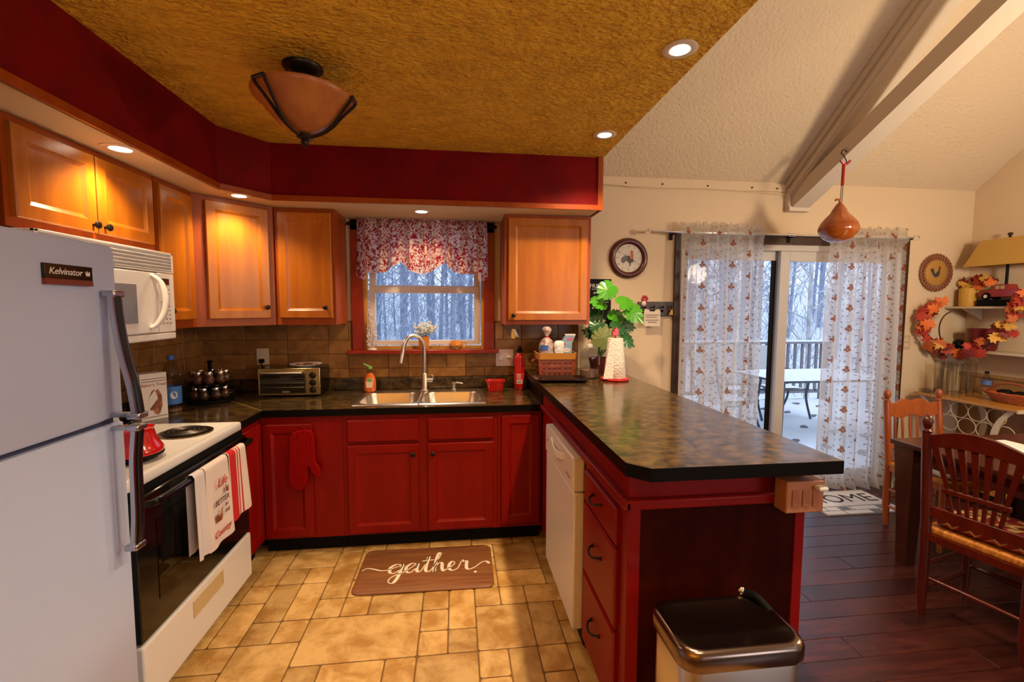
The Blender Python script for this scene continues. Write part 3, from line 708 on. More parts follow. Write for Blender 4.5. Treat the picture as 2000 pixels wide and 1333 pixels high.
# added unseen uplighter behind the viewpoint, put in to brighten the gold ceiling
fl0 = thing('fill_uplighter', 'added torchiere-shaped fill light, unseen behind the viewpoint, for the gold ceiling', 'lamp', (-.5, -1.0, 0))
MB().lathe([(.14, 0), (.14, .015), (.02, .03)], n=24).build('base', BRONZE, fl0, smooth=True)
MB().tube([(0, 0, .02), (0, 0, 1.62)], .012, 8).build('pole', BRONZE, fl0)
MB().lathe([(.02, 1.60), (.10, 1.63), (.17, 1.70), (.165, 1.70), (.095, 1.64), (.02, 1.615)], n=28, caps=False).build('bowl', BRONZE, fl0, smooth=True)
lb_ = bpy.data.lights.new('fill_spot', 'SPOT'); lb_.energy = 210; lb_.color = (1, .74, .46); lb_.spot_size = RD(165); lb_.spot_blend = .6; lb_.shadow_soft_size = .05
o = bpy.data.objects.new('fill_spot', lb_); COL.objects.link(o); o.parent = fl0; o.location = (0, 0, 1.70); o.rotation_euler = (PI, 0, 0)

# ================================================================== KITCHEN THINGS
CZ = .9145
def M_at(loc, rz=0.): return Matrix.Translation(loc) @ Matrix.Rotation(rz, 4, 'Z')
# kettle on the front burner
REDG = mat('red_enamel', (.50, .006, .006), .12, coat=.6)
kt = thing('kettle', 'shiny red kettle on the burner half behind the refrigerator handle', 'kettle', (-1.300, 1.975, .936))
MB().lathe([(.088, 0), (.100, .006), (.103, .018), (.094, .034), (.080, .060), (.072, .095), (.070, .105), (.074, .110), (.060, .116), (.001, .120)], n=28).build('body', REDG, kt, smooth=True)
MB().lathe([(.101, -.003), (.103, .004), (.100, .008)], n=28).build('base_band', BLACKM, kt, smooth=True)
MB().sph((0, 0, .126), .012, 10, 8).build('lid_knob', BLACK, kt, smooth=True)
MB().tube(crom([(-.03, -.07, .06), (-.04, -.10, .085), (-.045, -.115, .110)], 4), [.018]*4+[.014]*4+[.011], 8).build('spout', REDG, kt, smooth=True)
MB().tube(crom([(.045, -.055, .098), (.075, -.095, .10), (.078, -.10, .06), (.055, -.075, .03)], 5), .009, 8).build('handle', REDG, kt, smooth=True)
# cookie box
bxm = mat('white_card', (.70, .64, .58), .45)
bt = thing('biscuit_box', 'white cardboard box with brown chocolate cake pictures on the counter', 'box', (-1.672, 2.690, CZ), RD(58))
bt.scale = (.86, .80, .97)
MB().box(-.075, .075, -.055, .055, 0, .265).build('carton', bxm, bt, bevel=.002)
CHOC = mat('chocolate_print', (.16, .035, .015), .5, col2=(.40, .16, .08), nscale=(30, 30, 30))
def blob(cx, cz, rx, rz_, y, seed):
    q = random.Random(seed); n = 18
    return [(cx+rx*math.cos(2*PI*k/n)*q.uniform(.75, 1.1), cz+rz_*math.sin(2*PI*k/n)*q.uniform(.75, 1.1)) for k in range(n)]
def xz(y): return lambda a, b_, c: (a, y-c, b_)
MB().prism(blob(.008, .105, .042, .075, 0, 3), 0, .0008, xz(-.0552)).build('cake_picture', CHOC, bt)
MB().prism([(-.035, .06), (.02, .12), (.005, .17), (-.03, .13)], 0, .0012, xz(-.0556)).build('plate_picture', bxm, bt)
for z in (.218, .232, .018): MB().box(-.07, .07, -.0558, -.0550, z, z+.0035).build('printed_line', mat('print_brown', (.10, .04, .03), .5), bt)
text('box_lettering', 'Baker\'s Treat', .026, frame((0, -.0556, .20), (1, 0, 0), (0, 0, 1)), mat('print_red', (.35, .02, .02), .5), bt, world=False)
MB().prism(blob(0, .12, .035, .06, 0, 5), 0, .0008, lambda a, b_, c: (-.0752-c, a, b_)).build('cake_picture', CHOC, bt)
# blue label water bottle
BLUE = mat('blue_label', (.06, .19, .52), .35)
CAPB = mat('blue_cap', (.05, .13, .42), .4)
bo = thing('water_bottle', 'tall clear bottle with blue cap and label beside the box', 'bottle', (-1.675, 2.895, CZ))
MB().lathe([(.040, 0), (.046, .012), (.046, .16), (.043, .19), (.046, .21), (.044, .235), (.030, .275), (.016, .295), (.015, .315)], n=24).build('body', PLASTICC, bo, smooth=True)
MB().lathe([(.018, .305), (.018, .332), (.001, .333)], n=16).build('cap', CAPB, bo, smooth=True)
MB().lathe([(.0468, .045), (.0468, .15)], n=24, caps=False).build('label', BLUE, bo, smooth=True)
MB().lathe([(.045, .002), (.045, .02), (.001, .021)], n=20).build('water', mat('water_tint', (.25, .12, .08), .2), bo, smooth=True)
MB().prism([(.018*math.cos(2*PI*k/20), .022*math.sin(2*PI*k/20)) for k in range(20)], 0, .001, lambda a, b_, c: (.0472*math.cos(a/.047-.9)+c*.5, .0472*math.sin(a/.047-.9), .10+b_)).build('emblem', WHITE, bo)
# revolving spice rack and its jars
rk = thing('spice_rack', 'dark two-tier revolving spice rack in the counter corner', 'rack', (-1.60, 3.17, CZ))
MB().lathe([(.125, 0), (.13, .006), (.13, .018), (.02, .022)], n=28).build('base', BLACKM, rk, smooth=True)
MB().lathe([(.125, .118), (.13, .121), (.125, .124)], n=28).build('tier', BLACKM, rk, smooth=True)
MB().lathe([(.012, .018), (.012, .25), (.02, .262), (.001, .272)], n=10).build('post', BLACKM, rk, smooth=True)
for z in (.055, .160): MB().tube([(.128*math.cos(2*PI*k/24), .128*math.sin(2*PI*k/24), z) for k in range(25)], .002, 5).build('guard_ring', CHROME, rk)
SPG = mat('spice_jar_brown', (.07, .025, .012), .12, coat=.6, vary=.5)
j0 = None
for tier, z in ((0, .022), (1, .1245)):
    for k in range(8):
        a = 2*PI*(k+.5*tier)/8
        if j0 is None:
            j = thing('spice_jar', 'small round spice jar with chrome lid in the revolving rack', 'jar', (0, 0, 0), 0, 'spice jars in the revolving rack')
            MB().lathe([(.020, 0), (.027, .008), (.030, .026), (.027, .044), (.018, .056), (.017, .060)], n=14).build('glass', SPG, j, smooth=True)
            MB().lathe([(.020, .058), (.021, .060), (.021, .078), (.018, .082), (.001, .082)], n=14).build('lid', CHROME, j, smooth=True)
            j0 = j
        else: j = dup(j0)
        j.location = (-1.60+.085*math.cos(a), 3.17+.085*math.sin(a), CZ+z); j.rotation_euler = (0, 0, a)
        j['label'] = 'spice jar with chrome lid on the %s tier of the revolving rack' % ('upper' if tier else 'lower')
# outlet above the toaster
def plate(name, label, x, y, z, w, h, m, kind):
    o = thing(name, label, 'outlet' if kind == 'outlet' else 'switch', (x, y, z))
    MB().box(-w/2, w/2, -.006, 0, -h/2, h/2).build('plate', m, o, bevel=.002)
    if kind == 'outlet':
        for s_ in (-1, 1): MB().box(-.017, .017, -.009, -.005, s_*.026-.016, s_*.026+.016).build('socket', CREAMP, o, bevel=.003)
    return o
ol = plate('wall_outlet', 'cream outlet plate above the toaster oven with black plug', -1.405, WB-.0125, 1.170, .085, .118, CREAMP, 'outlet')
MB().cbox((.0, -.022, -.030), (.030, .028, .030)).build('plug', BLACKM, ol, bevel=.004)
MB().tube(crom([(0, -.034, -.035), (.01, -.05, -.06), (.02, -.035, -.12), (.05, -.02, -.20)], 5), .004, 6).build('power_cord', BLACKM, ol, smooth=True)
sw = plate('light_switch', 'white double plate with switch and dial right of the window', .372, WB-.0125, 1.144, .138, .130, mat('pinkish_white', (.60, .46, .42), .4), 'switch')
MB().lathe([(.020, 0), (.020, .010), (.001, .011)], n=14).xf(Matrix.Translation((-.030, -.006, 0)) @ Matrix.Rotation(RD(90), 4, 'X')).build('dial', WHITE, sw, smooth=True)
MB().box(.010, .050, -.022, -.006, .000, .014).build('toggle', WHITE, sw, bevel=.002)
# toaster oven
GOLDM = mat('brass_metal', (.55, .42, .18), .25, 1.)
to = thing('toaster_oven', 'stainless toaster oven with three black knobs on the counter', 'toaster oven', (-1.138, 3.25, CZ))
tw, th = .405, .185
MB().box(-tw/2, tw/2, .012, .235, .014, .014+th).build('body', BLACK, to, bevel=.008)
MB().box(-tw/2, tw/2, 0, .014, .014, .014+th).build('front_frame', GOLDM, to, bevel=.003)
d = MB().box(-tw/2+.015, .105, -.010, .002, .028, th-.020).build('glass_door', mat('toaster_glass', (.012, .008, .004), .05), to, bevel=.002)
for z in (.07, .10, .13): MB().tube([(-tw/2+.02, -.0105, z), (.10, -.0105, z)], .0016, 5).build('rack_wire', STEEL, d)
MB().tube([(-tw/2+.03, -.026, th-.014), (.09, -.026, th-.014)], .007, 8).box(-tw/2+.028, -tw/2+.036, -.026, -.008, th-.02, th-.010).box(.084, .092, -.026, -.008, th-.02, th-.010).build('door_handle', STEEL, d)
MB().box(.110, tw/2-.004, -.004, .002, .020, th+.006).build('control_panel', GOLDM, to)
for z in (.050, .100, .150): MB().lathe([(.023, 0), (.022, .006), (.016, .008), (.014, .022), (.001, .023)], n=18).xf(Matrix.Translation((.155, -.004, z)) @ Matrix.Rotation(RD(90), 4, 'X')).build('knob', BLACK, to, smooth=True)
for x in (-.17, .17):
    for y in (.03, .2): MB().lathe([(.014, 0), (.012, .015)], (x, y, 0), 10).build('foot', BLACKM, to)
MB().box(-.045, .005, -.012, -.010, .034, .044).build('emblem', STEEL, d)
pz = thing('snack_plate', 'white plate of brown morsels on top of the toaster oven', 'plate', (-1.06, 3.36, CZ+.014+th))
MB().lathe([(.055, 0), (.06, .004), (.105, .016), (.108, .020), (.100, .019), (.058, .008), (.001, .007)], n=28).build('dish', WHITE, pz, smooth=True)
mor = mat('cracker_brown', (.28, .09, .05), .6, vary=.3)
for k in range(14):
    a, r = rnd.uniform(0, 2*PI), rnd.uniform(0, .07)
    MB().sph((r*math.cos(a), r*math.sin(a), .016), rnd.uniform(.010, .016), 7, 5, (1, 1, .6)).build('morsel', mor, pz, smooth=True)
# dish soap
ds = thing('dish_soap', 'orange dish soap bottle with green spray top beside the sink', 'soap bottle', (-.625, 3.375, .9235))
ORS = mat('orange_soap', (.62, .12, .015), .12, coat=.5); GRN = mat('green_plastic', (.16, .35, .06), .35)
MB().lathe([(.036, 0), (.042, .008), (.043, .075), (.036, .105), (.024, .125), (.020, .135)], n=22, sy=.65).build('body', ORS, ds, smooth=True)
MB().sph((0, 0, .148), .022, 12, 8, (1, .8, 1)).build('neck', PLASTICC, ds, smooth=True)
MB().lathe([(.017, .163), (.019, .167), (.015, .182), (.001, .186)], n=14).build('cap', GRN, ds, smooth=True)
MB().tube([(.0, 0, .178), (-.020, -.008, .190), (-.042, -.014, .204)], [.009, .007, .005], 8).build('trigger', GRN, ds, smooth=True)
MB().prism([(-.020, .03), (.022, .03), (.028, .07), (.018, .10), (-.010, .10), (-.024, .07)], 0, .001, xz(-.0285)).build('label', mat('label_cream', (.66, .52, .36), .4), ds)
MB().prism([(-.015, .076), (.020, .076), (.014, .098), (-.008, .098)], 0, .001, xz(-.0298)).build('label_leaf', GRN, ds)
sp = thing('sponge', 'pale blue printed sponge lying in the left sink bowl', 'sponge', (-.43, 3.01, .7495), RD(4))
MB().box(-.055, .055, -.033, .033, 0, .030).build('foam', mat('sponge_blue', (.45, .60, .72), .8, bump=.3, bscale=(200, 200, 200)), sp, bevel=.005)
for x in (-.03, 0, .03): MB().box(x-.008, x+.006, -.0335, -.0325, .010, .019).build('printed_mark', CAPB, sp)
# red berry basket
bb = thing('berry_basket', 'small red ribbed berry basket at the right of the sink', 'basket', (.285, 3.36, CZ))
REDP = mat('red_plastic', (.48, .010, .008), .25, coat=.3)
L = [[(x, y, z) for x, y in rrect(-a, a, -a*.8, a*.8, .018, 3)] for a, z in ((.052, 0), (.056, .02), (.066, .072), (.072, .074), (.072, .080), (.064, .080), (.054, .022), (.050, .006))]
b = MB().loops(L); b.build('tub', REDP, bb, smooth=True)
for k in range(6):
    x = -.045+k*.018; MB().box(x-.003, x+.003, -.052, -.046, .005, .07).build('rib', REDP, bb)
# extinguisher
fe = thing('fire_extinguisher', 'red fire extinguisher standing in the counter corner', 'extinguisher', (.474, 3.40, CZ))
MB().lathe([(.036, 0), (.040, .006), (.040, .235), (.034, .258), (.020, .272), (.016, .285)], n=24).build('cylinder', REDP, fe, smooth=True)
MB().lathe([(.020, .280), (.022, .290), (.018, .312), (.001, .316)], n=14).build('valve', BLACKM, fe, smooth=True)
MB().box(-.010, .010, -.055, .03, .316, .326).build('lever', BLACKM, fe, bevel=.003)
lb = MB().lathe([(.0405, .045), (.0405, .128)], n=24, caps=False).build('label', mat('label_redwhite', (.50, .03, .03), .35), fe, smooth=True)
MB().grid(lambda u, v: (.0412*math.cos(-2.2+1.0*u), .0412*math.sin(-2.2+1.0*u), .048+.030*v), 8, 1).build('label_print', WHITE, lb)
for k, z in enumerate((.052, .060, .068)): MB().grid(lambda u, v: (.0417*math.cos(-2.1+.75*u), .0417*math.sin(-2.1+.75*u), z+.004*v), 8, 1).build('label_print', BLACKM, lb)
for z in (.09, .104, .117): MB().grid(lambda u, v: (.0412*math.cos(-2.2+.8*u), .0412*math.sin(-2.2+.8*u), z+.004*v), 8, 1).build('label_print', WHITE, lb)
# basket with bread bag and boxes
WICK = mat('woven_splint', (.26, .055, .014), .45, col2=(.18, .03, .008), nscale=(30, 30, 30), vary=.25)
bk = thing('splint_basket', 'brown woven splint basket with mustard cloth rim on the peninsula', 'basket', (.700, 3.19, PZ))
bw, bd_, bh = .132, .085, .155
b = MB().loops([[(x, y, z) for x, y in rrect(-bw*s_, bw*s_, -bd_*s_, bd_*s_, .02, 3)] for s_, z in ((.92, .002), (1.0, bh), (.97, bh), (.88, .012))]); b.build('liner', BROWN, bk)
for k in range(7):
    x = -bw+.012+k*(2*bw-.024)/6
    MB().loops([[(x*s_+q, -bd_*s_-d_, z) for q, d_ in ((-.015, .0005), (.015, .0005), (.015, .0035), (-.015, .0035))] for s_, z in ((.92, .004), (1.0, bh))]).build('splint', WICK, bk)
for z in (.025, .060, .095): MB().loops([[(p[0], p[1], z+h) for p in rrect(-bw*(.93+z*.5), bw*(.93+z*.5), -bd_*(.97+z*.5)-.0015, bd_*(.97+z*.5), .02, 3)] for h in (0, .022)], True, False).build('splint', WICK, bk)
MB().loops([[(p[0], p[1], z) for p in rrect(-bw*q-.008, bw*q+.008, -bd_*q-.010, bd_*q+.010, .024, 3)] for q, z in ((.99, .118), (1.0, .150), (1.01, .162), (.94, .162))], True, False).build('cloth_rim', mat('mustard_cloth', (.42, .17, .018), .8), bk, smooth=True)
MB().tube(crom([(-bw-.006, -.03, .12), (-bw-.03, -.02, .10), (-bw-.03, .02, .10), (-bw-.006, .03, .12)], 4), .005, 6).build('handle', WICK, bk)
BAG = mat('clear_bag', (.58, .48, .46), .16, col2=(.26, .14, .13), nscale=(26, 26, 26), bump=.8, bscale=(30, 30, 30), coat=.6)
bg = thing('bread_bag', 'twisted clear bread bag with printed wrapper standing in the basket', 'bag', (.640, 3.19, PZ+.014))
MB().lathe([(.045, 0), (.052, .06), (.055, .16), (.052, .205), (.036, .235), (.012, .255), (.010, .262), (.026, .285), (.034, .31), (.022, .328), (.006, .332)], n=14, sx=1.05, sy=.8).build('wrapper', BAG, bg, smooth=True)
MB().lathe([(.014, .253), (.014, .263)], n=10).build('tie', REDP, bg)
MB().grid(lambda u, v: (.0585*math.cos(-2.6+1.1*u), .0465*math.sin(-2.6+1.1*u), .165+.035*v), 8, 1).build('printed_mark', CAPB, bg)
MB().grid(lambda u, v: (.030*math.cos(-2.3+1.2*u), .025*math.sin(-2.3+1.2*u), .292+.016*v), 6, 1).build('printed_mark', mat('bag_print', (.30, .08, .06), .4), bg)
b2 = thing('clear_bag', 'puffy translucent white plastic bag beside the bread bag', 'bag', (.722, 3.155, PZ+.014), RD(8))
MB().lathe([(.025, 0), (.034, .05), (.036, .15), (.040, .20), (.036, .222), (.020, .232), (.001, .230)], n=12, sy=.7).build('wrapper', mat('milky_bag', (.66, .66, .64), .3, bump=.6, bscale=(25, 25, 40), coat=.4), b2, smooth=True)
BXB = mat('box_blue', (.20, .30, .42), .45)
sb = thing('soda_box', 'blue open-topped carton with red print standing in the basket', 'box', (.785, 3.20, PZ+.014), RD(-6))
MB().box(-.038, .038, -.032, .032, 0, .215).build('carton', BXB, sb, bevel=.002)
MB().prism([(-.038, .215), (.040, .215), (.060, .268), (-.010, .268)], -.030, .030, lambda a, b_, c: (a, c, b_)).build('flap', BXB, sb)
MB().box(-.012, .062, -.031, .031, .268, .276).build('spout_flap', WHITE, sb)
MB().prism([(.012*math.cos(2*PI*k/16)-.022, .206+.012*math.sin(2*PI*k/16)) for k in range(16)], 0, .001, xz(-.0322)).build('emblem', REDP, sb)
MB().prism([(.026*math.cos(2*PI*k/16), .162+.014*math.sin(2*PI*k/16)) for k in range(16)], 0, .001, xz(-.0322)).build('print_panel', WHITE, sb)
text('box_lettering', 'PURE', .016, frame((0, -.0335, .163), (1, 0, 0), (0, 0, 1)), REDP, sb, world=False)
MB().prism([(-.004, .232), (.040, .232), (.046, .252), (.008, .252)], 0, .001, xz(-.0302)).build('print_panel', mat('print_pink', (.45, .12, .16), .4), sb)
jg = thing('water_jug', 'clear plastic gallon water jug with white cap on the peninsula', 'jug', (.905, 3.02, PZ))
MB().lathe([(.058, 0), (.066, .010), (.064, .035), (.068, .045), (.066, .07), (.062, .078), (.068, .086), (.068, .15), (.060, .172), (.036, .198), (.020, .206), (.019, .214)], n=20).build('body', PLASTICC, jg, smooth=True)
MB().lathe([(.021, .208), (.022, .212), (.022, .230), (.001, .231)], n=16).build('cap', WHITE, jg, smooth=True)
MB().lathe([(.062, .006), (.062, .055), (.001, .056)], n=20).build('water', mat('jug_water', (.22, .13, .09), .1, coat=.5), jg, smooth=True)
MB().grid(lambda u, v: (.0690*math.cos(-.6+.7*u), .0690*math.sin(-.6+.7*u), .09+.055*v), 8, 1).build('label', mat('jug_label', (.45, .52, .56), .4), jg)
ty = thing('serving_tray', 'glossy black oblong tray at the inner end of the peninsula', 'tray', (.685, 2.90, PZ), RD(-3))
MB().loops([[(x, y, z) for x, y in rrect(-.155-a, .155+a, -.10-a, .10+a, .03, 4)] for a, z in ((-.02, .0005), (-.012, .0015), (.004, .018), (.010, .020), (.010, .022), (.0, .021), (-.018, .005))]).build('dish', mat('black_tray', (.012, .006, .006), .10), ty, smooth=True)
MB().tube(crom([(-.162, -.055, .021), (-.185, -.03, .024), (-.185, .03, .024), (-.162, .055, .021)], 4), .004, 6).build('handle', STEEL, ty, smooth=True)
pt_ = thing('paper_towel_holder', 'red paper towel holder with rooster finial on the peninsula', 'towel holder', (1.045, 2.90, PZ))
MB().lathe([(.082, 0), (.085, .006), (.082, .014), (.06, .016), (.001, .016)], n=28).build('base', REDP, pt_, smooth=True)
MB().tube([(.088*math.cos(2*PI*k/24), .088*math.sin(2*PI*k/24), .010) for k in range(25)], .007, 6).build('base_ring', REDP, pt_, smooth=True)
MB().tube([(0, 0, .014), (0, 0, .30)], .007, 8).build('post', REDP, pt_)
MB().prism([(-.022, 0), (.016, 0), (.022, .012), (.016, .026), (.024, .036), (.014, .040), (.010, .056), (.002, .050), (-.004, .056), (-.006, .044), (-.014, .040), (-.010, .026), (-.024, .030), (-.026, .014)], -.010, .010, lambda a, b_, c: (a, c, .296+b_)).build('rooster_finial', REDP, pt_, bevel=.003)
PAP = mat('paper_towel_white', (.70, .62, .54), .9, bump=.5, bscale=(60, 60, 90))
pr_ = thing('paper_towel_roll', 'quilted cone-shaped white paper towel roll on the red holder', 'paper roll', (1.045, 2.90, PZ+.0165))
MB().lathe([(.012, 0), (.070, 0), (.073, .004), (.062, .12), (.050, .255), (.048, .262), (.012, .262)], n=30).build('roll', PAP, pr_, smooth=True)
pts = [(-.094, -.004), (-.060, .004), (-.048, .262), (-.050, .262)]
MB().prism([(-.100, .002), (-.030, .002), (-.020, .260), (-.050, .260)], -.064, -.061, lambda a, b_, c: (a, c+(.02 if b_ > .1 else 0), b_)).build('loose_sheet', PAP, pr_)

# keys on the knob of the right cabinet
ky = thing('key_ring', 'gold tag and keys hanging from the right wall cabinet knob', 'keys', (.395, 3.142, 1.30))
GLD = mat('gold_tag', (.55, .30, .03), .3, .6)
MB().tube([(0, .0, .175), (.001, .004, .12), (.002, 0, .085)], .0016, 5).build('cord', BROWN, ky)
MB().prism([(-.016, .02), (.008, .015), (.014, .05), (.008, .085), (-.010, .085), (-.018, .05)], -.003, .003, lambda a, b_, c: (a, c, b_)).build('tag', GLD, ky, bevel=.001)
for k in range(3): MB().prism([(.002, .085), (.008+.012*k, .03), (.014+.012*k, .03), (.010, .085)], -.006+.004*k, -.004+.004*k, lambda a, b_, c: (a, c, b_)).build('key', STEEL, ky)
# window sill
SZT = 1.2155
vs = thing('flower_vase', 'orange ribbed pot of white sprigs on the window sill', 'vase', (-.245, 3.482, SZT))
ORC = mat('orange_ceramic', (.60, .20, .025), .3, coat=.3)
b = MB(); L = []
for r, z in ((.030, 0), (.036, .004), (.038, .05), (.042, .095), (.044, .100), (.038, .100), (.034, .06)): L.append([(r*(1+.03*math.cos(12*2*PI*k/48))*math.cos(2*PI*k/48), r*.8*(1+.03*math.cos(12*2*PI*k/48))*math.sin(2*PI*k/48), z) for k in range(48)])
b.loops(L).build('pot', ORC, vs, smooth=True)
SPR = mat('white_blossom', (.85, .80, .66), .7); STM = mat('dry_stem', (.22, .22, .08), .7)
bs = MB(); bl2 = MB()
for k in range(70):
    a, e = rnd.uniform(0, 2*PI), rnd.uniform(.15, 1.0)
    tip = Vector((.100*e*math.cos(a)+.018, .032*e*math.sin(a), .125+rnd.uniform(.01, .085)*(1.15-.5*e)))
    bs.tube([(rnd.uniform(-.01, .01), 0, .08), tip], .0009, 3)
    for q in range(3):
        c = tip+Vector((rnd.uniform(-.010, .010), rnd.uniform(-.006, .006), rnd.uniform(-.010, .010))); bl2.sph(c, rnd.uniform(.0035, .006), 5, 4)
o = bs.build('stems', STM, vs); o['kind'] = 'stuff'
o = bl2.build('blossoms', SPR, vs); o['kind'] = 'stuff'
mg = thing('pumpkin_mug', 'orange pumpkin mug with dark painted pattern on the sill', 'mug', (-.005, 3.478, SZT))
L = []
for r, z in ((.034, 0), (.042, .006), (.053, .028), (.054, .045), (.047, .064), (.045, .068), (.041, .067), (.047, .045), (.036, .01)): L.append([(r*(1-.05*abs(math.sin(4*2*PI*k/64)))*math.cos(2*PI*k/64), r*.72*(1-.05*abs(math.sin(4*2*PI*k/64)))*math.sin(2*PI*k/64), z) for k in range(64)])
MB().loops(L).build('cup', mat('pumpkin_glaze', (.55, .20, .015), .2, coat=.4), mg, smooth=True)
MB().tube(crom([(.046, 0, .052), (.072, 0, .054), (.078, 0, .034), (.066, 0, .016), (.046, 0, .018)], 5), .0055, 8).build('handle', mat('pumpkin_glaze', ()), mg, smooth=True)
dk = mat('dark_leaf_paint', (.06, .035, .008), .3)
for k in range(6):
    a = -2.5+k*.36; MB().sph((.0515*math.cos(a), .0515*.72*math.sin(a), .018+.006*(k % 2)), .008, 6, 4, (1.2, .5, .7)).build('painted_leaf', dk, mg, smooth=True)
lfm = mat('sill_leaf', (.45, .10, .02), .6, vary=.4)
for k, (x, lab) in enumerate(((-.345, 'dried leaf on the sill left of the orange pot'), (-.165, 'dried leaf on the sill just right of the orange pot'), (-.125, 'dried leaf on the sill midway between pot and mug'), (-.085, 'dried leaf on the sill nearest the pumpkin mug'))):
    o = MB().prism([(.020*math.cos(q)*(.6+.4*((i+1) % 2)), .014*math.sin(q)*(.6+.4*((i+1) % 2))) for i, q in enumerate([2*PI*k2/10 for k2 in range(10)])], 0, .006).build('dried_leaf', lfm)
    o.location = (x, 3.468, SZT); o.rotation_euler = (0, 0, k*1.3); tag(o, lab, 'leaf', 'dried leaves on the sill')
lace = thing('lace_ornament', 'white frosted sprig ornament at the left end of the sill', 'ornament', (-.625, 3.480, SZT))
LC = mat('frost_white', (.68, .62, .60), .5)
MB().lathe([(.035, 0), (.036, .006), (.030, .010), (.001, .012)], n=16, sy=.7).build('base', LC, lace, smooth=True)
bs = MB()
for k in range(44):
    a, h = rnd.uniform(0, 2*PI), rnd.uniform(.04, .27); r = rnd.uniform(.015, .055)*(1.1-h*2.4)
    bs.tube(crom([(0, 0, .008), (r*.4*math.cos(a), r*.3*math.sin(a), h*.5), (r*math.cos(a), r*.5*math.sin(a), h)], 3), .0018, 4)
    bs.sph((r*math.cos(a), r*.5*math.sin(a), h), .006, 6, 4)
o = bs.build('sprigs', LC, lace); o['kind'] = 'stuff'

# valance
def valmat():
    k = NT('toile_red_cream'); tc = k.n('ShaderNodeTexCoord'); nz = k.n('ShaderNodeTexNoise'); nz.inputs['Scale'].default_value = 34; nz.inputs['Detail'].default_value = 5; nz.inputs['Distortion'].default_value = 1.6
    k.l(tc.outputs['UV'], nz.inputs['Vector'])
    mr = k.n('ShaderNodeMapRange'); mr.inputs[1].default_value = .44; mr.inputs[2].default_value = .56; k.l(nz.outputs['Fac'], mr.inputs[0])
    c = k.mix(mr.outputs[0], (.32, .015, .022), (.74, .56, .46))
    df = k.n('ShaderNodeBsdfDiffuse'); tl = k.n('ShaderNodeBsdfTranslucent'); k.l(c, df.inputs[0]); k.l(c, tl.inputs[0])
    mx = k.n('ShaderNodeMixShader'); mx.inputs[0].default_value = .62; k.l(df.outputs[0], mx.inputs[1]); k.l(tl.outputs[0], mx.inputs[2]); k.l(mx.outputs[0], k.out.inputs[0]); return k.m
def cloth(name, fn, nu, nv, uvfn, m, parent=None, world=True):
    b = MB().grid(fn, nu, nv); me = bpy.data.meshes.new(name); me.from_pydata(b.v, [], b.f); me.update(); me.shade_smooth()
    uv = me.uv_layers.new(name='UVMap')
    for lp in me.loops:
        i = lp.vertex_index; uv.data[lp.index].uv = uvfn((i % (nu+1))/nu, (i//(nu+1))/nv)
    return link(name, me, m, parent, world)
va = thing('window_valance', 'red and cream toile valance with scalloped hem over the window', 'curtain', (-.24, 3.455, 2.0))
def vfn(u, v):
    x = -.715+.945*u; sw_ = u*5
    hem = 1.865-.085*abs(math.sin(PI*(u*3.0+.02)))**.8 - (.06 if u < .07 or u > .93 else 0)*1.0
    if u < .12: hem -= .04*(1-u/.12)
    if u > .86: hem -= .055*((u-.86)/.14)
    z = hem+(2.172-hem)*v
    return (x+.010*math.sin(u*40+v), 3.430+.022*math.sin(u*58+math.sin(v*3+u*9)*.9)*(1.25-.65*v)-.014*(1-v)+.006*math.sin(u*131), z)
cloth('cloth', vfn, 150, 14, lambda u, v: (u*1.5, v*.42), valmat(), va)
MB().tube([(-.765, 3.455, 2.135), (.285, 3.455, 2.135)], .008, 8).sph((-.772, 3.455, 2.135), .014, 8, 6).sph((.292, 3.455, 2.135), .014, 8, 6).build('rod', BLACKM, va, True)
for x in (-.745, .265): MB().box(x-.006, x+.006, 3.447, WB-.02, 2.127, 2.143).build('rod_bracket', BLACKM, va, True)

# towels on the oven handle and the mitt
HXX = dx+.046
def towel(name, label, y0, y1, zb, zb2, m, sk_, parts):
    t = thing(name, label, 'towel', (HXX, (y0+y1)/2, .826))
    def f(u, v):
        s_ = v; yy = y0+(y1-y0)*u
        rip = .006*math.sin(u*9)
        if s_ < .42: q = s_/.42; z = zb2+(.832-zb2)*q; x = HXX-.017-rip*.3*(1-q)
        elif s_ < .5: q = (s_-.42)/.08*PI; z = .832+.016*math.sin(q); x = HXX-.017*math.cos(q)
        else: q = (s_-.5)/.5; z = .832+(zb-.832)*q; x = HXX+.017+rip*q+.012*q
        return (x, yy+sk_*max(0, (s_-.5))*2*(u-.1)*.10 - (.02*max(0, s_-.5)), z)
    cloth('cloth', f, 20, 40, lambda u, v: (u, v), m, t); parts(t, f); return t
def stripes(cols, edges, nm):
    k = NT(nm); tc = k.n('ShaderNodeTexCoord'); sx = k.n('ShaderNodeSeparateXYZ'); k.l(tc.outputs['UV'], sx.inputs[0])
    cr = k.n('ShaderNodeValToRGB'); cr.color_ramp.interpolation = 'CONSTANT'; e = cr.color_ramp.elements
    for i, (p_, c) in enumerate(zip(edges, cols)):
        q = e[i] if i < 2 else e.new(p_)
        q.position = p_; q.color = (*c, 1)
    k.l(sx.outputs[0], cr.inputs[0]); k.l(cr.outputs[0], k.p.inputs['Base Color']); k.p.inputs['Roughness'].default_value = .95; return k.m
RC, WC = (.45, .008, .010), (.62, .52, .47)
towel('dish_towel', 'red and white striped towel on the oven door handle', 2.235, 2.405, .515, .62, stripes([WC, RC, WC, RC, WC, RC, WC], [0, .04, .40, .46, .52, .60, .66], 'stripe_cloth'), .3, lambda t, f: None)
TXT = mat('towel_ink', (.10, .035, .04), .8)
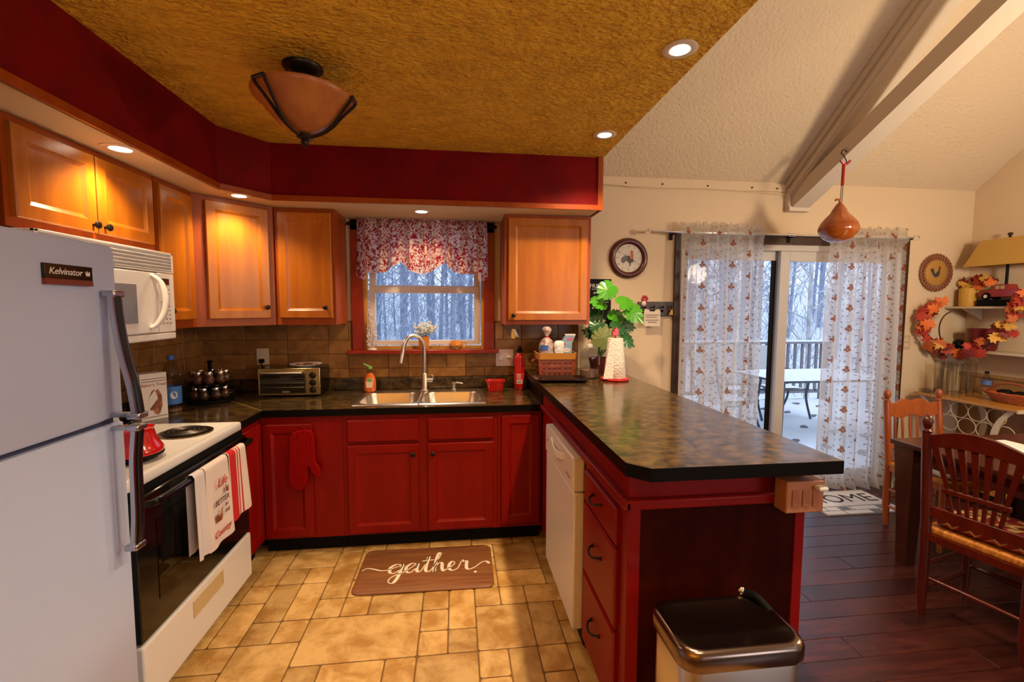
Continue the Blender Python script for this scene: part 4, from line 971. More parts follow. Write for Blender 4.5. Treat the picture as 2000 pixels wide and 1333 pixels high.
def tparts(t, f):
    X = HXX+.036
    for s_, sz, y, z, c, sh in (('Life', .058, 2.135, .752, REDP, .2), ('is', .018, 2.165, .722, TXT, 0), ('BETTER', .036, 2.130, .668, TXT, 0), ('IN', .024, 2.165, .635, TXT, 0), ('THE', .024, 2.170, .605, TXT, 0), ('Country', .042, 2.125, .530, REDP, .3)):
        text('printed_word', s_, sz, frame((X, y, z), (0, 1, -.02), (.04, 0, 1)), c, t, shear=sh)
    MB().prism([(-.03, -.02), (.012, -.024), (.022, -.008), (.016, .012), (.024, .03), (.012, .026), (.006, .008), (-.012, .002), (-.026, .018), (-.036, .008)], 0, .001).xf(frame((X, 2.105, .607), (0, 1, 0), (0, 0, 1))).build('printed_rooster', CHOC, t, True)
    MB().prism([(-.012, -.012), (.010, -.014), (.008, .008), (.014, .016), (.002, .010), (-.014, .010)], 0, .001).xf(frame((X, 2.175, .705), (0, 1, 0), (0, 0, 1))).build('printed_rooster', CHOC, t, True)
towel('dish_towel', 'white tea towel printed with country words on the oven handle', 2.035, 2.225, .475, .47, mat('towel_white', (.64, .55, .52), .95, bump=.2, bscale=(200, 200, 200)), .25, tparts)
towel('dish_towel', 'plain folded white towel at the left of the oven handle', 1.955, 2.030, .485, .50, mat('towel_grey', (.56, .52, .54), .95), .1, lambda t, f: None)
mt = thing('oven_mitt', 'red quilted oven mitt hanging from the corner cabinet knob', 'oven mitt', (-.925, 2.826, .45))
MIT = mat('mitt_red', (.26, .002, .001), .95, spec=.1, bump=.7, bscale=(160, 20, 20))
pm = [(-.060, .305), (.052, .318), (.066, .22), (.070, .135), (.094, .085), (.098, .045), (.080, .030), (.060, .050), (.030, .10), (.028, .03), (.012, -.03), (-.025, -.045), (-.065, -.03), (-.082, .02), (-.080, .09), (-.072, .20)]
pm = [(p.x, p.y) for p in crom([(a, c, 0) for a, c in pm], 3, True)]
MB().prism(pm, -.014, .014, lambda a, b_, c: (a, c, b_+.02)).build('mitt', MIT, mt, bevel=.010, seg=3)
MB().tube(crom([(.030, 0, .33), (.020, -.006, .352), (-.002, -.010, .366), (-.006, -.004, .352), (.012, 0, .33)], 4), .003, 6).build('loop', MIT, mt)

# gather mat
gm = thing('floor_mat', 'wood-look kitchen mat lettered gather in front of the sink', 'mat', (-.180, 2.612, .001), RD(-1))
MATW = mat('mat_wood_print', (.26, .105, .035), .5, col2=(.16, .055, .018), nscale=(2.5, 40, 1))
MB().loops([[(x, y, z) for x, y in rrect(-.385+d, .385-d, -.222+d, .222-d, .045, 5)] for d, z in ((0, 0), (0, .006), (.006, .011))]).build('pad', MATW, gm, smooth=True)
pen = lambda t, q: .0065+.013*max(0, -t.y)**1.5
S1 = [(-1.9, .50), (-1.6, .72), (-1.1, .62), (-.5, .40), (.0, .45), (.85, .88), (.55, 1.02), (.15, .68), (.18, .18), (.52, .06), (.86, .42), (1.02, .98), (.95, .40), (.86, -.35), (.62, -.92), (.28, -.85), (.30, -.45), (.75, -.10), (1.3, .20),
      (1.95, .90), (1.68, 1.02), (1.34, .66), (1.38, .18), (1.70, .04), (2.00, .45), (2.15, .98), (2.12, .42), (2.24, .06), (2.5, .25), (2.75, 1.0), (2.92, 1.72), (2.82, .85), (2.80, .22), (2.98, .03), (3.22, .22),
      (3.55, 1.1), (3.84, 1.92), (3.72, 2.12), (3.56, 1.7), (3.48, .75), (3.43, .0), (3.50, .5), (3.78, .95), (3.98, .85), (4.0, .35), (4.14, .03), (4.36, .20),
      (4.74, .50), (4.95, .82), (4.78, 1.02), (4.56, .76), (4.54, .26), (4.82, .02), (5.2, .28), (5.40, .85), (5.50, 1.12), (5.60, .95), (5.86, .98), (5.84, .55), (5.86, .18), (6.05, .05), (6.5, .28), (7.0, .74), (7.35, .84), (7.6, .58)]
gx, gy = lambda a: (a-2.85)*.0775, lambda c: (c-.42)*.095-.015
WPR = mat('mat_lettering', (.80, .70, .55), .6)
ribbon([(p.x, p.y) for p in crom([(gx(a), gy(c), 0) for a, c in S1], 6)], pen, .0112).build('lettering', WPR, gm)
ribbon([(gx(2.45), gy(1.22)), (gx(2.9), gy(1.28)), (gx(3.35), gy(1.32))], .008, .0113).build('lettering', WPR, gm)
MB().lathe([(.009, .0112), (.009, .0120)], (gx(6.5), gy(-.25), 0), 12).build('lettering', WPR, gm)

# trash can
tc_ = thing('trash_can', 'stainless step trash can with dark lid before the peninsula end', 'trash can', (.768, 1.172, 0))
tc_.scale = (1, 1, 1.05)
def rr(d, z, r=.05): return [(x, y, z) for x, y in rrect(-.178+d, .178-d, -.112+d, .112-d, r, 5)]
MB().loops([rr(.012, .02), rr(.004, .03), rr(.004, .545), rr(.006, .548)]).build('body', STEEL, tc_, smooth=True)
MB().loops([rr(.006, 0), rr(.0, .004), rr(0, .028), rr(.006, .032)]).build('base', BLACKM, tc_, smooth=True)
MB().loops([rr(-.004, .549), rr(-.006, .556), rr(-.006, .585), rr(.0, .598), rr(.012, .602), rr(.020, .598), rr(.10, .594, .01)]).build('lid', mat('dark_steel', (.20, .14, .11), .22, 1.), tc_, smooth=True)
MB().tube(crom([(.168, .030, .590), (.150, .080, .612), (.128, .112, .604)], 4), .012, 8).build('hinge_cap', BLACKM, tc_, smooth=True)
MB().sph((.124, .112, .612), .013, 10, 6).build('hinge_pin', CHROME, tc_, smooth=True)
MB().cbox((0, -.128, .018), (.10, .04, .012)).build('pedal', BLACKM, tc_, bevel=.004)

# ================================================================== DINING SIDE
# clock
ck = thing('wall_clock', 'round brown wall clock with a rooster on its face', 'clock', (1.357, WB, 1.928))
def face(M_): return M_ @ Matrix.Rotation(RD(90), 4, 'X')
FM = face(Matrix.Translation((1.357, WB, 1.928)))
CLK = mat('clock_brown', (.075, .012, .008), .3, coat=.3)
MB().lathe([(.158, 0), (.160, .012), (.150, .030), (.130, .036), (.114, .026), (.110, .018), (.110, 0)], n=48).xf(FM).build('rim', CLK, ck, True, smooth=True)
fc_ = MB().lathe([(.112, .012), (.112, .015), (.001, .015)], n=40).xf(FM).build('dial', mat('dial_cream', (.62, .55, .46), .5, col2=(.52, .46, .40), nscale=(40, 40, 40)), ck, True)
INK = mat('clock_ink', (.05, .04, .05), .5)
for k in range(12):
    a = RD(90-30*(k+1)); text('numeral', str(k+1), .020, FM @ Matrix.Translation((.094*math.cos(a), .094*math.sin(a), .0156)), INK, fc_)
ORG = mat('rooster_orange', (.45, .12, .02), .5)
def flat(nm, P, z, m, par, M_): MB().prism(P, z, z+.0008).xf(M_).build(nm, m, par, True)
flat('rooster_body', [(-.030, -.010), (.006, -.040), (.036, -.030), (.040, -.006), (.034, .012), (.016, .010), (-.004, .024), (-.012, .014)], .0155, mat('rooster_brown', (.07, .03, .02), .5), fc_, FM)
flat('rooster_breast', [(.008, -.006), (.038, -.004), (.040, .024), (.034, .046), (.024, .050), (.014, .040), (.016, .018)], .0164, ORG, fc_, FM)
flat('rooster_comb', [(.014, .046), (.020, .062), (.026, .054), (.034, .060), (.036, .046), (.026, .048)], .0166, REDP, fc_, FM)
flat('rooster_tail', [(-.010, .008), (-.030, .018), (-.056, .004), (-.062, -.022), (-.050, -.040), (-.034, -.036), (-.022, -.020), (-.012, -.012)], .0162, mat('rooster_grey', (.10, .10, .11), .5), fc_, FM)
flat('rooster_legs', [(.006, -.038), (.010, -.056), (-.002, -.060), (.024, -.060), (.016, -.056), (.020, -.036)], .016, INK, fc_, FM)
flat('clock_hand', [(-.002, 0), (-.034, .026), (-.032, .029), (.003, .003)], .0178, INK, fc_, FM)
flat('clock_hand', [(0, -.002), (.060, -.030), (.061, -.027), (.001, .002)], .0178, INK, fc_, FM)
# chalkboard sign
sg = thing('chalkboard_sign', 'black chalkboard sign lettered FRIENDS behind the plant leaves', 'sign', (1.135, WB, 1.45))
MB().box(-.095, .085, -.014, 0, 0, .312).build('board', BLACKM, sg, bevel=.002)
CHK = mat('chalk', (.60, .60, .58), .8)
for s_, sz, z, sh in (('FRIENDS', .046, .255, 0), ('are OUR', .030, .205, .1), ('CHOSEN', .034, .155, 0), ('family', .050, .095, .3)): text('chalk_word', s_, sz, frame((-.005, -.0145, z), (1, 0, 0), (0, 0, 1)), CHK, sg, world=False, shear=sh)
for z in (.230, .128): MB().box(-.075, .065, -.0155, -.014, z, z+.003).build('chalk_line', CHK, sg)
# coat rack and note
cr_ = thing('coat_rack', 'dark brown wall rack board with iron hooks beside the patio door', 'rack', (1.60, WB, 1.525))
MB().box(-.155, .143, -.020, 0, -.056, .060).build('board', BROWN, cr_, bevel=.004)
for x in (-.11, -.035, .04, .112):
    MB().tube(crom([(x, -.020, .018), (x, -.048, .010), (x, -.052, .032)], 4), .005, 6).build('hook', BLACK, cr_, smooth=True)
    MB().tube(crom([(x, -.020, -.006), (x, -.040, -.022), (x, -.045, -.004)], 4), .005, 6).build('hook', BLACK, cr_, smooth=True)
kk = thing('key_bunch', 'brass keys hanging on the rack hook nearest the door', 'keys', (1.712, WB-.048, 1.50))
MB().tube([(.012*math.cos(2*PI*k/14), 0, .012*math.sin(2*PI*k/14)+.03) for k in range(15)], .002, 5).build('ring', GLD, kk)
for k in range(3): MB().prism([(-.006, .02), (.006, .02), (.010-.008*k, -.018), (-.002-.008*k, -.020)], -.002+.004*k, .001+.004*k, lambda a, b_, c: (a, c, b_)).build('key', GLD, kk)
nt = thing('paper_note', 'white notched paper note with printed lines hanging below the rack', 'note', (1.545, WB-.058, 1.39))
MB().prism([(-.066, 0), (.066, 0), (.068, .115), (.058, .137), (.030, .132), (.020, .118), (-.020, .118), (-.030, .134), (-.062, .137), (-.068, .115)], -.001, .001, lambda a, b_, c: (a, c, b_)).build('sheet', mat('paper', (.66, .56, .46), .8), nt)
for k, z in enumerate((.085, .068, .045, .028)): MB().box(-.055+.02*(k == 3), .055-.015*(k % 2), -.0016, -.0010, z, z+.008).build('printed_line', mat('print_gray', (.22, .17, .15), .6), nt)
nt.rotation_euler = (RD(0), 0, 0)

# curtains
def sheer():
    k = NT('sheer_leaf_print'); tc = k.n('ShaderNodeTexCoord'); sx = k.n('ShaderNodeSeparateXYZ'); 
    nz = k.n('ShaderNodeTexNoise'); nz.inputs['Scale'].default_value = 25; k.l(tc.outputs['UV'], nz.inputs['Vector'])
    vm = k.n('ShaderNodeVectorMath', operation='MULTIPLY_ADD'); k.l(nz.outputs['Color'], vm.inputs[0]); vm.inputs[1].default_value = (.008, .008, 0); k.l(tc.outputs['UV'], vm.inputs[2])
    k.l(vm.outputs[0], sx.inputs[0]); u, v = sx.outputs[0], sx.outputs[1]
    def layer(cw, chh, blobs, offs, ou=0., ov=0.):
        uu = k.math('DIVIDE', k.math('ADD', u, ou), cw); col = k.math('FLOOR', uu); fu = k.math('FRACT', uu)
        vv = k.math('ADD', k.math('DIVIDE', k.math('ADD', v, ov), chh), k.math('MULTIPLY', col, offs)); fv = k.math('FRACT', vv)
        acc = None
        for cx, cy, rx, ry, rot in blobs:
            ax = k.math('MULTIPLY', k.math('SUBTRACT', fu, cx), cw); ay = k.math('MULTIPLY', k.math('SUBTRACT', fv, cy), chh)
            c_, s_ = math.cos(rot), math.sin(rot)
            bx = k.math('DIVIDE', k.math('ADD', k.math('MULTIPLY', ax, c_), k.math('MULTIPLY', ay, s_)), rx)
            by = k.math('DIVIDE', k.math('SUBTRACT', k.math('MULTIPLY', ay, c_), k.math('MULTIPLY', ax, s_)), ry)
            d = k.math('LESS_THAN', k.math('ADD', k.math('MULTIPLY', bx, bx), k.math('MULTIPLY', by, by)), 1.)
            acc = d if acc is None else k.math('MAXIMUM', acc, d)
        return acc
    big = layer(.20, .170, [(.5, .60, .011, .014, .2), (.43, .48, .014, .010, .5), (.57, .47, .014, .010, -.5), (.49, .40, .009, .009, 0)], .5)
    sm = layer(.085, .095, [(.25, .2, .0025, .011, .6), (.7, .75, .0025, .010, -.8), (.8, .25, .0022, .009, 1.3), (.3, .75, .0022, .008, -.2)], .37, .03, .02)
    c = k.mix(big, k.mix(sm, (.80, .74, .68), (.20, .12, .09)), (.42, .15, .06))
    df = k.n('ShaderNodeBsdfDiffuse'); tl = k.n('ShaderNodeBsdfTranslucent'); k.l(c, df.inputs[0]); k.l(c, tl.inputs[0])
    m1 = k.n('ShaderNodeMixShader'); m1.inputs[0].default_value = .72; k.l(df.outputs[0], m1.inputs[1]); k.l(tl.outputs[0], m1.inputs[2])
    tr = k.n('ShaderNodeBsdfTransparent'); m2 = k.n('ShaderNodeMixShader')
    fac = k.math('MULTIPLY', k.math('SUBTRACT', 1., k.math('MAXIMUM', big, sm)), .27); fac = k.math('ADD', fac, .04)
    k.l(fac, m2.inputs[0]); k.l(m1.outputs[0], m2.inputs[1]); k.l(tr.outputs[0], m2.inputs[2]); k.l(m2.outputs[0], k.out.inputs[0]); return k.m
SHEER = sheer()
RODY = 3.425
def curtain(label, x0, x1, folds, seed, spread):
    q = random.Random(seed); ph = [q.uniform(0, 6.28) for _ in range(4)]
    t = thing('curtain', label, 'curtain', ((x0+x1)/2, RODY, 0), 0, 'sheer curtains at the patio door')
    def f(u, v):
        z = .012+(2.205-.012)*v
        dn = 1-v
        x = x0+(x1-x0)*u + spread*(u-.5)*dn + .012*math.sin(u*folds*2*PI*.5+ph[0])*dn
        amp = .012+.022*min(1, dn*3)
        y = RODY+amp*math.sin(u*folds*2*PI+ph[1]+.7*math.sin(u*9+ph[2]))+.010*math.sin(u*folds*4.3*PI+ph[3])*min(1, dn*2+.3)
        if v > .965: y = RODY+(y-RODY)*.9+.012*math.sin(u*folds*5+v*40); z += .012*math.sin(u*folds*2*PI*1.3+ph[2])*(v-.965)/.035
        if .955 < v < .967: y = RODY-.016+.004*math.sin(u*60)
        if v < .03: y -= (.03-v)*1.2
        return (x, y, z)
    W = (x1-x0)*1.55
    cloth('panel', f, 160, 90, lambda u, v: (u*W, v*2.19), SHEER, t)
    return t
curtain('sheer leaf-print curtain at the left half of the patio door', 1.742, 2.442, 7.5, 3, .0)
curtain('sheer leaf-print curtain at the right half of the patio door', 3.035, 3.745, 6.5, 8, .06)
rd = thing('curtain_rod', 'long chrome curtain rod with clear ball finials over the patio door', 'curtain rod', (2.65, RODY, 2.128))
MB().tube([(1.50, RODY, 2.128), (3.80, RODY, 2.128)], .009, 10).build('rod', CHROME, rd, True, smooth=True)
MB().lathe([(.012, 0), (.014, .01), (.014, .05), (.012, .06)], n=12).xf(Matrix.Translation((2.665, RODY, 2.128)) @ Matrix.Rotation(RD(90), 4, 'Y')).build('collar', CHROME, rd, True, smooth=True)
for x in (1.478, 3.822): MB().sph((x, RODY, 2.128), .024, 14, 10).build('ball_finial', GLASSM, rd, True, smooth=True)
for x in (1.70, 2.72, 3.78): MB().box(x-.012, x+.012, RODY-.004, WB-.020, 2.112, 2.122).box(x-.014, x+.014, WB-.026, WB-.0205, 2.075, 2.150).build('bracket', BLACKM, rd, True)

# hanging gourd
gp = Vector((2.688, 2.955, 0))
gd = thing('hanging_gourd', 'polished orange gourd hanging from the beam on an S hook', 'gourd', (gp.x, gp.y, 2.02))
def gz(u, v): return onY(u, v, 2.955).z
GRM = mat('gourd_skin', (.42, .11, .012), .14, col2=(.24, .035, .006), nscale=(3, 3, 7), coat=.8)
z0 = gz(1642, 474); z1 = gz(1642, 397); H = z1-z0
MB().lathe([(.001, 0), (.05, .004), (.088, .03*H/.3), (.118, .075*H/.3), (.125, .105*H/.3), (.114, .145*H/.3), (.086, .185*H/.3), (.056, .220*H/.3), (.040, .255*H/.3), (.024, .285*H/.3), (.012, H)], (gp.x-.012, gp.y, z0), 32).build('body', GRM, gd, True, smooth=True)
MB().tube(crom([(gp.x-.012, gp.y, z1-.01), (gp.x-.016, gp.y, z1+.02), (gp.x-.045, gp.y-.01, z1+.022), (gp.x-.058, gp.y-.01, z1+.012)], 4), [.010]+[.007]*11+[.004], 8).build('stem', ORWOOD, gd, True, smooth=True)
zc, zh = gz(1645, 360), gz(1650, 322)
for o_ in (-.006, .006): MB().tube([(gp.x-.004+o_, gp.y, z1-.005), (gp.x+o_, gp.y, zc)], .0025, 5).build('cord', BROWN, gd, True)
MB().tube([(gp.x, gp.y, zc-.01), (gp.x+.002, gp.y, zh+.01)], .010, 8).build('red_cord', DARKRED, gd, True)
MB().tube(crom([(gp.x-.022, gp.y, zh+.03), (gp.x+.01, gp.y, zh), (gp.x+.050, gp.y, zh+.028)], 4), .009, 8).build('red_knot', DARKRED, gd, True)
zt = gz(1650, 292)
MB().tube(crom([(gp.x-.015, gp.y, zh+.025), (gp.x+.002, gp.y, zh-.004), (gp.x+.022, gp.y, zh+.020), (gp.x-.004, gp.y, zh+.062), (gp.x-.022, gp.y, zt-.025), (gp.x-.005, gp.y, zt), (gp.x+.022, gp.y, zt-.018)], 5), .0035, 6).build('hook', BRONZE, gd, True, smooth=True)
MB().tube([(gp.x-.004, gp.y, zt-.004), (gp.x-.004, gp.y, zt+.010), (bx0+.012, gp.y, zt+.012)], .003, 5).build('screw_eye', STEEL, gd, True)
sn = thing('ceiling_sensor', 'small white sensor box on the sloped ceiling right of the beam', 'sensor', (3.02, WB-.08, 2.605))
MB().cbox((0, 0, 0), (.07, .05, .035), Matrix.Rotation(RD(38), 3, 'X')).build('case', WHITE, sn, bevel=.006)
MB().sph((0, -.022, -.018), .012, 10, 6).build('lens', CREAMP, sn, smooth=True)

# rooster plate and outlet on the back wall by the corner
rp = thing('rooster_plate', 'woven-rim wall plate with a rooster in the right corner', 'plate', (4.135, WB, 1.850))
PM = face(Matrix.Translation((4.135, WB, 1.850)))
MB().lathe([(.105, .006), (.112, .012), (.105, .016), (.001, .012)], n=36).xf(PM).build('centre', mat('plate_gold', (.42, .22, .05), .5), rp, True, smooth=True)
RIMM = mat('plate_weave', (.24, .085, .030), .55)
for k in range(30):
    a = 2*PI*k/30; P = [(.100*math.cos(a-.10), .100*math.sin(a-.10), .010), (.140*math.cos(a), .140*math.sin(a), .018), (.160*math.cos(a+.12), .160*math.sin(a+.12), .014), (.148*math.cos(a+.26), .148*math.sin(a+.26), .014), (.110*math.cos(a+.34), .110*math.sin(a+.34), .012)]
    MB().tube(crom(P, 3), .0055, 5).xf(PM).build('weave', RIMM, rp, True)
for r in (.118, .146): MB().tube([(r*math.cos(2*PI*k/40), r*math.sin(2*PI*k/40), .012) for k in range(41)], .006, 5).xf(PM).build('hoop', RIMM, rp, True)
flat('rooster_body', [(-.050, .010), (-.040, -.010), (-.015, -.040), (.015, -.036), (.032, -.012), (.030, .012), (.036, .040), (.024, .048), (.016, .016), (-.006, -.010), (-.022, -.002), (-.030, .032), (-.052, .036), (-.062, .020)], .0165, INK, rp, PM)
flat('rooster_comb', [(.022, .046), (.024, .058), (.034, .054), (.036, .042)], .0168, REDP, rp, PM)
plate('wall_outlet', 'cream outlet plate low on the wall right of the curtain', 3.895, WB, 1.245, .080, .125, mat('outlet_tan', (.50, .38, .24), .5), 'outlet')

# wainscot panels of the right wall
wp = thing('wall_wainscot', 'tan grooved panelling on the lower right wall', 'panelling'); del wp['category']; struct(wp)
WPM = mat('tan_panel', (.33, .19, .075), .5, col2=(.27, .145, .05), nscale=(6, 14, 2), vary=.12)
for k in range(14): MB().box(WR-.010, WR-.001, WB-.25*(k+1)+.004, WB-.25*k-.003, .0, .955).build('panel', WPM, wp)
MB().box(WR-.022, WR-.001, WB-3.5, WB-.002, .955, .985).build('chair_rail', WPM, wp, bevel=.003)

# wall shelves
SHM = mat('shelf_white', (.58, .48, .34), .4)
for z, lab in ((1.558, 'upper white wall shelf carrying the lamp'), (1.193, 'lower white wall shelf below the leaf garland')):
    s_ = thing('wall_shelf', lab, 'shelf', (4.37, 3.0, z-.018))
    MB().box(-.115, .108, -.6, .515, 0, .018).build('board', SHM, s_, bevel=.002)
    for y in (.40, -.35): MB().prism([(.108, 0), (-.08, 0), (.108, -.10)], y-.008, y+.008, lambda a, b_, c: (a, c, b_)).build('bracket', SHM, s_)
US, LS = 1.5585, 1.1935
# truck lamp
lp_ = thing('truck_lamp', 'table lamp with tan rectangular shade above a red truck base', 'lamp', (4.37, 3.13, US))
MB().box(-.055, .055, -.19, .19, 0, .055).build('plinth', BLACKM, lp_, bevel=.004)
TRK = mat('truck_red', (.25, .010, .008), .3, coat=.3)
side = [(-.18, .075), (.175, .075), (.190, .09), (.190, .120), (.10, .135), (.072, .175), (-.01, .178), (-.028, .135), (-.185, .135)]
MB().prism(side, -.048, .048, lambda a, b_, c: (c, a, b_)).build('truck_body', TRK, lp_, bevel=.005)
for a0, a1 in ((.004, .032), (.040, .066)): MB().box(-.0495, .0495, a0, a1, .140, .166).build('truck_window', mat('lamp_window', (.40, .30, .12), .3), lp_)
for y in (-.115, .125):
    for x in (-.048, .048): MB().lathe([(.030, -.008), (.032, 0), (.030, .008)], n=18).xf(Matrix.Translation((x, y, .082)) @ Matrix.Rotation(RD(90), 4, 'Y')).build('truck_wheel', BLACKM, lp_, smooth=True)
    for x in (-.058, .058): MB().lathe([(.014, -.002), (.014, .002)], n=12).xf(Matrix.Translation((x, y, .082)) @ Matrix.Rotation(RD(90), 4, 'Y')).build('hub_cap', CHROME, lp_)
MB().tube([(0, .03, .17), (0, .03, .56)], .010, 10).build('pole', BLACKM, lp_, smooth=True)
SHD = mat('shade_tan', (.50, .29, .06), .8, bump=.1, bscale=(120, 120, 120))
L = [[(x*sx_, y*sy_+.03, z) for x, y in ((-1, -1), (1, -1), (1, 1), (-1, 1))] for sx_, sy_, z in ((.105, .245, .330), (.068, .150, .540), (.064, .145, .540), (.101, .240, .330))]
MB().loops(L, True, False).build('lamp_shade', SHD, lp_)
MB().sph((0, .03, .575), .017, 12, 8, (1, 1, .8)).build('finial', BROWN, lp_, smooth=True)
# candle
cd = thing('pillar_candle', 'yellow pillar candle with drips on the upper shelf', 'candle', (4.36, 3.415, US))
YEL = mat('yellow_wax', (.58, .33, .06), .5)
MB().lathe([(.062, 0), (.064, .006), (.063, .150), (.058, .156), (.030, .150), (.001, .149)], n=28).build('wax', YEL, cd, smooth=True)
for k in range(7): MB().sph((.061*math.cos(2.4+k*.33), .061*math.sin(2.4+k*.33), .11-.012*(k % 3)), .008, 6, 5, (.6, .6, 3)).build('drip', YEL, cd, smooth=True)
MB().tube([(0, 0, .148), (.002, 0, .165)], .002, 5).build('wick', BLACKM, cd)
# leaf garland
LF = [mat('leaf_red', (.40, .03, .012), .6, vary=.25), mat('leaf_orange', (.55, .12, .015), .6, vary=.25), mat('leaf_yellow', (.60, .32, .05), .6, vary=.2), mat('leaf_maroon', (.16, .015, .012), .6, vary=.25)]
half = [(0, -.5), (.10, -.30), (.34, -.36), (.28, -.22), (.52, -.02), (.40, .04), (.46, .22), (.24, .14), (.16, .24), (.20, .40), (.10, .36), (0, .60)]
LP = half+[(-a, b_) for a, b_ in reversed(half[1:-1])]
def leafmesh(nm, P, m, cup=.25, size=.1):
    n = len(P); vs = [(0, 0, .0)]+[(a*size, b_*size, -cup*size*(a*a+b_*b_)) for a, b_ in P]
    fs = [(0, i+1, (i+1) % n+1) for i in range(n)]
    vs2 = [(x, y, z-.0015) for x, y, z in vs]; N = n+1
    fs2 = [(N, N+(i+1) % n+1, N+i+1) for i in range(n)]+[(i+1, N+i+1, N+(i+1) % n+1, (i+1) % n+1) for i in range(n)]
    b = MB(); b.add(vs+vs2, fs+fs2); return b
wr = thing('leaf_garland', 'swag of red and orange autumn maple leaves across the shelves', 'garland', (4.22, 3.3, 1.3))
cpx = [onY(1836, 584, 3.44), onY(1814, 606, 3.43), onY(1806, 640, 3.42), onY(1826, 668, 3.42), onY(1858, 688, 3.40)]
cpx += [onX(u, v, 4.215) for u, v in ((1900, 692), (1930, 674), (1958, 650), (1980, 622), (1994, 596), (2006, 572))]
C3 = crom(cpx, 5)
MB().tube(C3, .005, 6).build('vine', BROWN, wr, True)
rg_ = [onY(1862+28*math.cos(RD(a)), 645+36*math.sin(RD(a)), 3.38) for a in range(80, 270, 15)]
MB().tube(rg_, .005, 6).build('vine', BROWN, wr, True)
lms = {}
for k in range(58):
    p = C3[rnd.randrange(len(C3))] + Vector((rnd.uniform(-.05, .01), rnd.uniform(-.05, .05), rnd.uniform(-.055, .05))); p.y = min(p.y, WB-.09)
    ci = rnd.choices(range(4), (5, 5, 2, 2))[0]; si = rnd.choice((.075, .09, .11))
    if (ci, si) not in lms:
        o = leafmesh('leaf', LP, LF[ci], size=si).build('leaf', LF[ci], wr); lms[(ci, si)] = o.data
    else: o = link('leaf', lms[(ci, si)], LF[ci], wr)
    n_ = (Vector((-.75, -.65, .15))+Vector((rnd.uniform(-.5, .5), rnd.uniform(-.5, .5), rnd.uniform(-.5, .5)))).normalized()
    qt = n_.to_track_quat('Z', 'Y') @ Matrix.Rotation(rnd.uniform(0, 6.28), 3, 'Z').to_quaternion()
    o.rotation_euler = qt.to_euler(); o.matrix_parent_inverse = wm(wr).inverted(); o.location = p
fl_ = thing('autumn_posy', 'small posy of dusky autumn leaves behind the candle', 'flowers', (4.40, 3.44, US))
MB().tube([(0, 0, 0), (0, -.01, .16)], .012, 6).build('stem', BROWN, fl_)
for k in range(16):
    ci = (3, 0, 2, 1)[k % 4]
    o = leafmesh('leaf', LP, LF[ci], size=.085).build('leaf', LF[ci], fl_)
    n_ = Vector((-.8, -.5, .4))+Vector((rnd.uniform(-.4, .4), rnd.uniform(-.4, .4), rnd.uniform(-.4, .4)))
    o.rotation_euler = n_.to_track_quat('Z', 'Y').to_euler(); o.location = (rnd.uniform(-.06, .03), rnd.uniform(-.20, .045), rnd.uniform(.16, .245))
# red bucket, horn
bu = thing('red_crock', 'dark red ribbed crock on the lower shelf', 'pot', (4.36, 3.28, LS))
L = [(.075, 0)]
for k in range(9): z = .012+k*.017; L += [(.082+k*.0022, z), (.086+k*.0022, z+.008)]
L += [(.108, .168), (.108, .180), (.098, .180), (.09, .14)]
MB().lathe(L, n=30).build('body', mat('crock_red', (.14, .008, .006), .35), bu, smooth=True)
hn = thing('clay_horn', 'small brown clay horn lying on the lower shelf by the garland', 'ornament', (4.29, 3.40, LS))
MB().tube(crom([(.03, .06, .03), (0, .02, .035), (-.035, -.02, .045)], 5), [.012+.0032*i for i in range(11)], 14, caps=False).build('cone', mat('clay_brown', (.11, .06, .03), .7), hn, smooth=True)
MB().sph((-.020, -.005, .040), .036, 10, 8, (.7, .7, .8)).build('core', BLACKM, hn, smooth=True)

# console table with iron scrolls
kx0, kx1, ky0, ky1, kz = 3.895, 4.445, 2.69, 3.42, .830
co = thing('console_table', 'console with wooden top and white iron ring scrolls', 'console table', (4.17, 3.05, 0))
HON = mat('honey_wood', (.48, .22, .035), .35, col2=(.38, .15, .02), nscale=(18, 2, 18), coat=.2)
MB().box(kx0, kx1, ky0, ky1, kz-.022, kz).build('top', HON, co, True, bevel=.004)
IRN = mat('ivory_iron', (.58, .46, .30), .45)
MB().box(kx0-.004, kx1, ky0-.012, ky0, kz-.026, kz-.002).build('end_strip', IRN, co, True)
for y, s_ in ((ky0+.05, 1), (ky1-.05, -1)):
    for x in (kx0+.03, kx1-.03):
        P = crom([(x, y, kz-.024), (x, y+s_*.07, kz-.12), (x, y+s_*.10, kz-.26), (x, y+s_*.06, .35), (x, y, 0)], 6)
        MB().loops([[(p.x+a, p.y+c, p.z) for a, c in ((-.006, -.020), (.006, -.020), (.006, .020), (-.006, .020))] for p in P]).build('leg', IRN, co, True)
for r in range(2):
    for k in range(6):
        yy = ky1-.09-k*.125-(.06 if r else 0)
        if yy < ky0+.04: continue
        zz = kz-.085-r*.115
        MB().tube([(kx0+.03, yy+.062*math.cos(2*PI*q/24), zz+.060*math.sin(2*PI*q/24)) for q in range(25)], .003, 5).build('scroll_ring', IRN, co, True)
MB().box(kx0+.02, kx1-.02, ky0+.06, ky1-.06, .16, .175).build('lower_shelf', HON, co, True)
TG = thin_glass('tumbler_glass', (.93, .91, .86))
tg0 = None
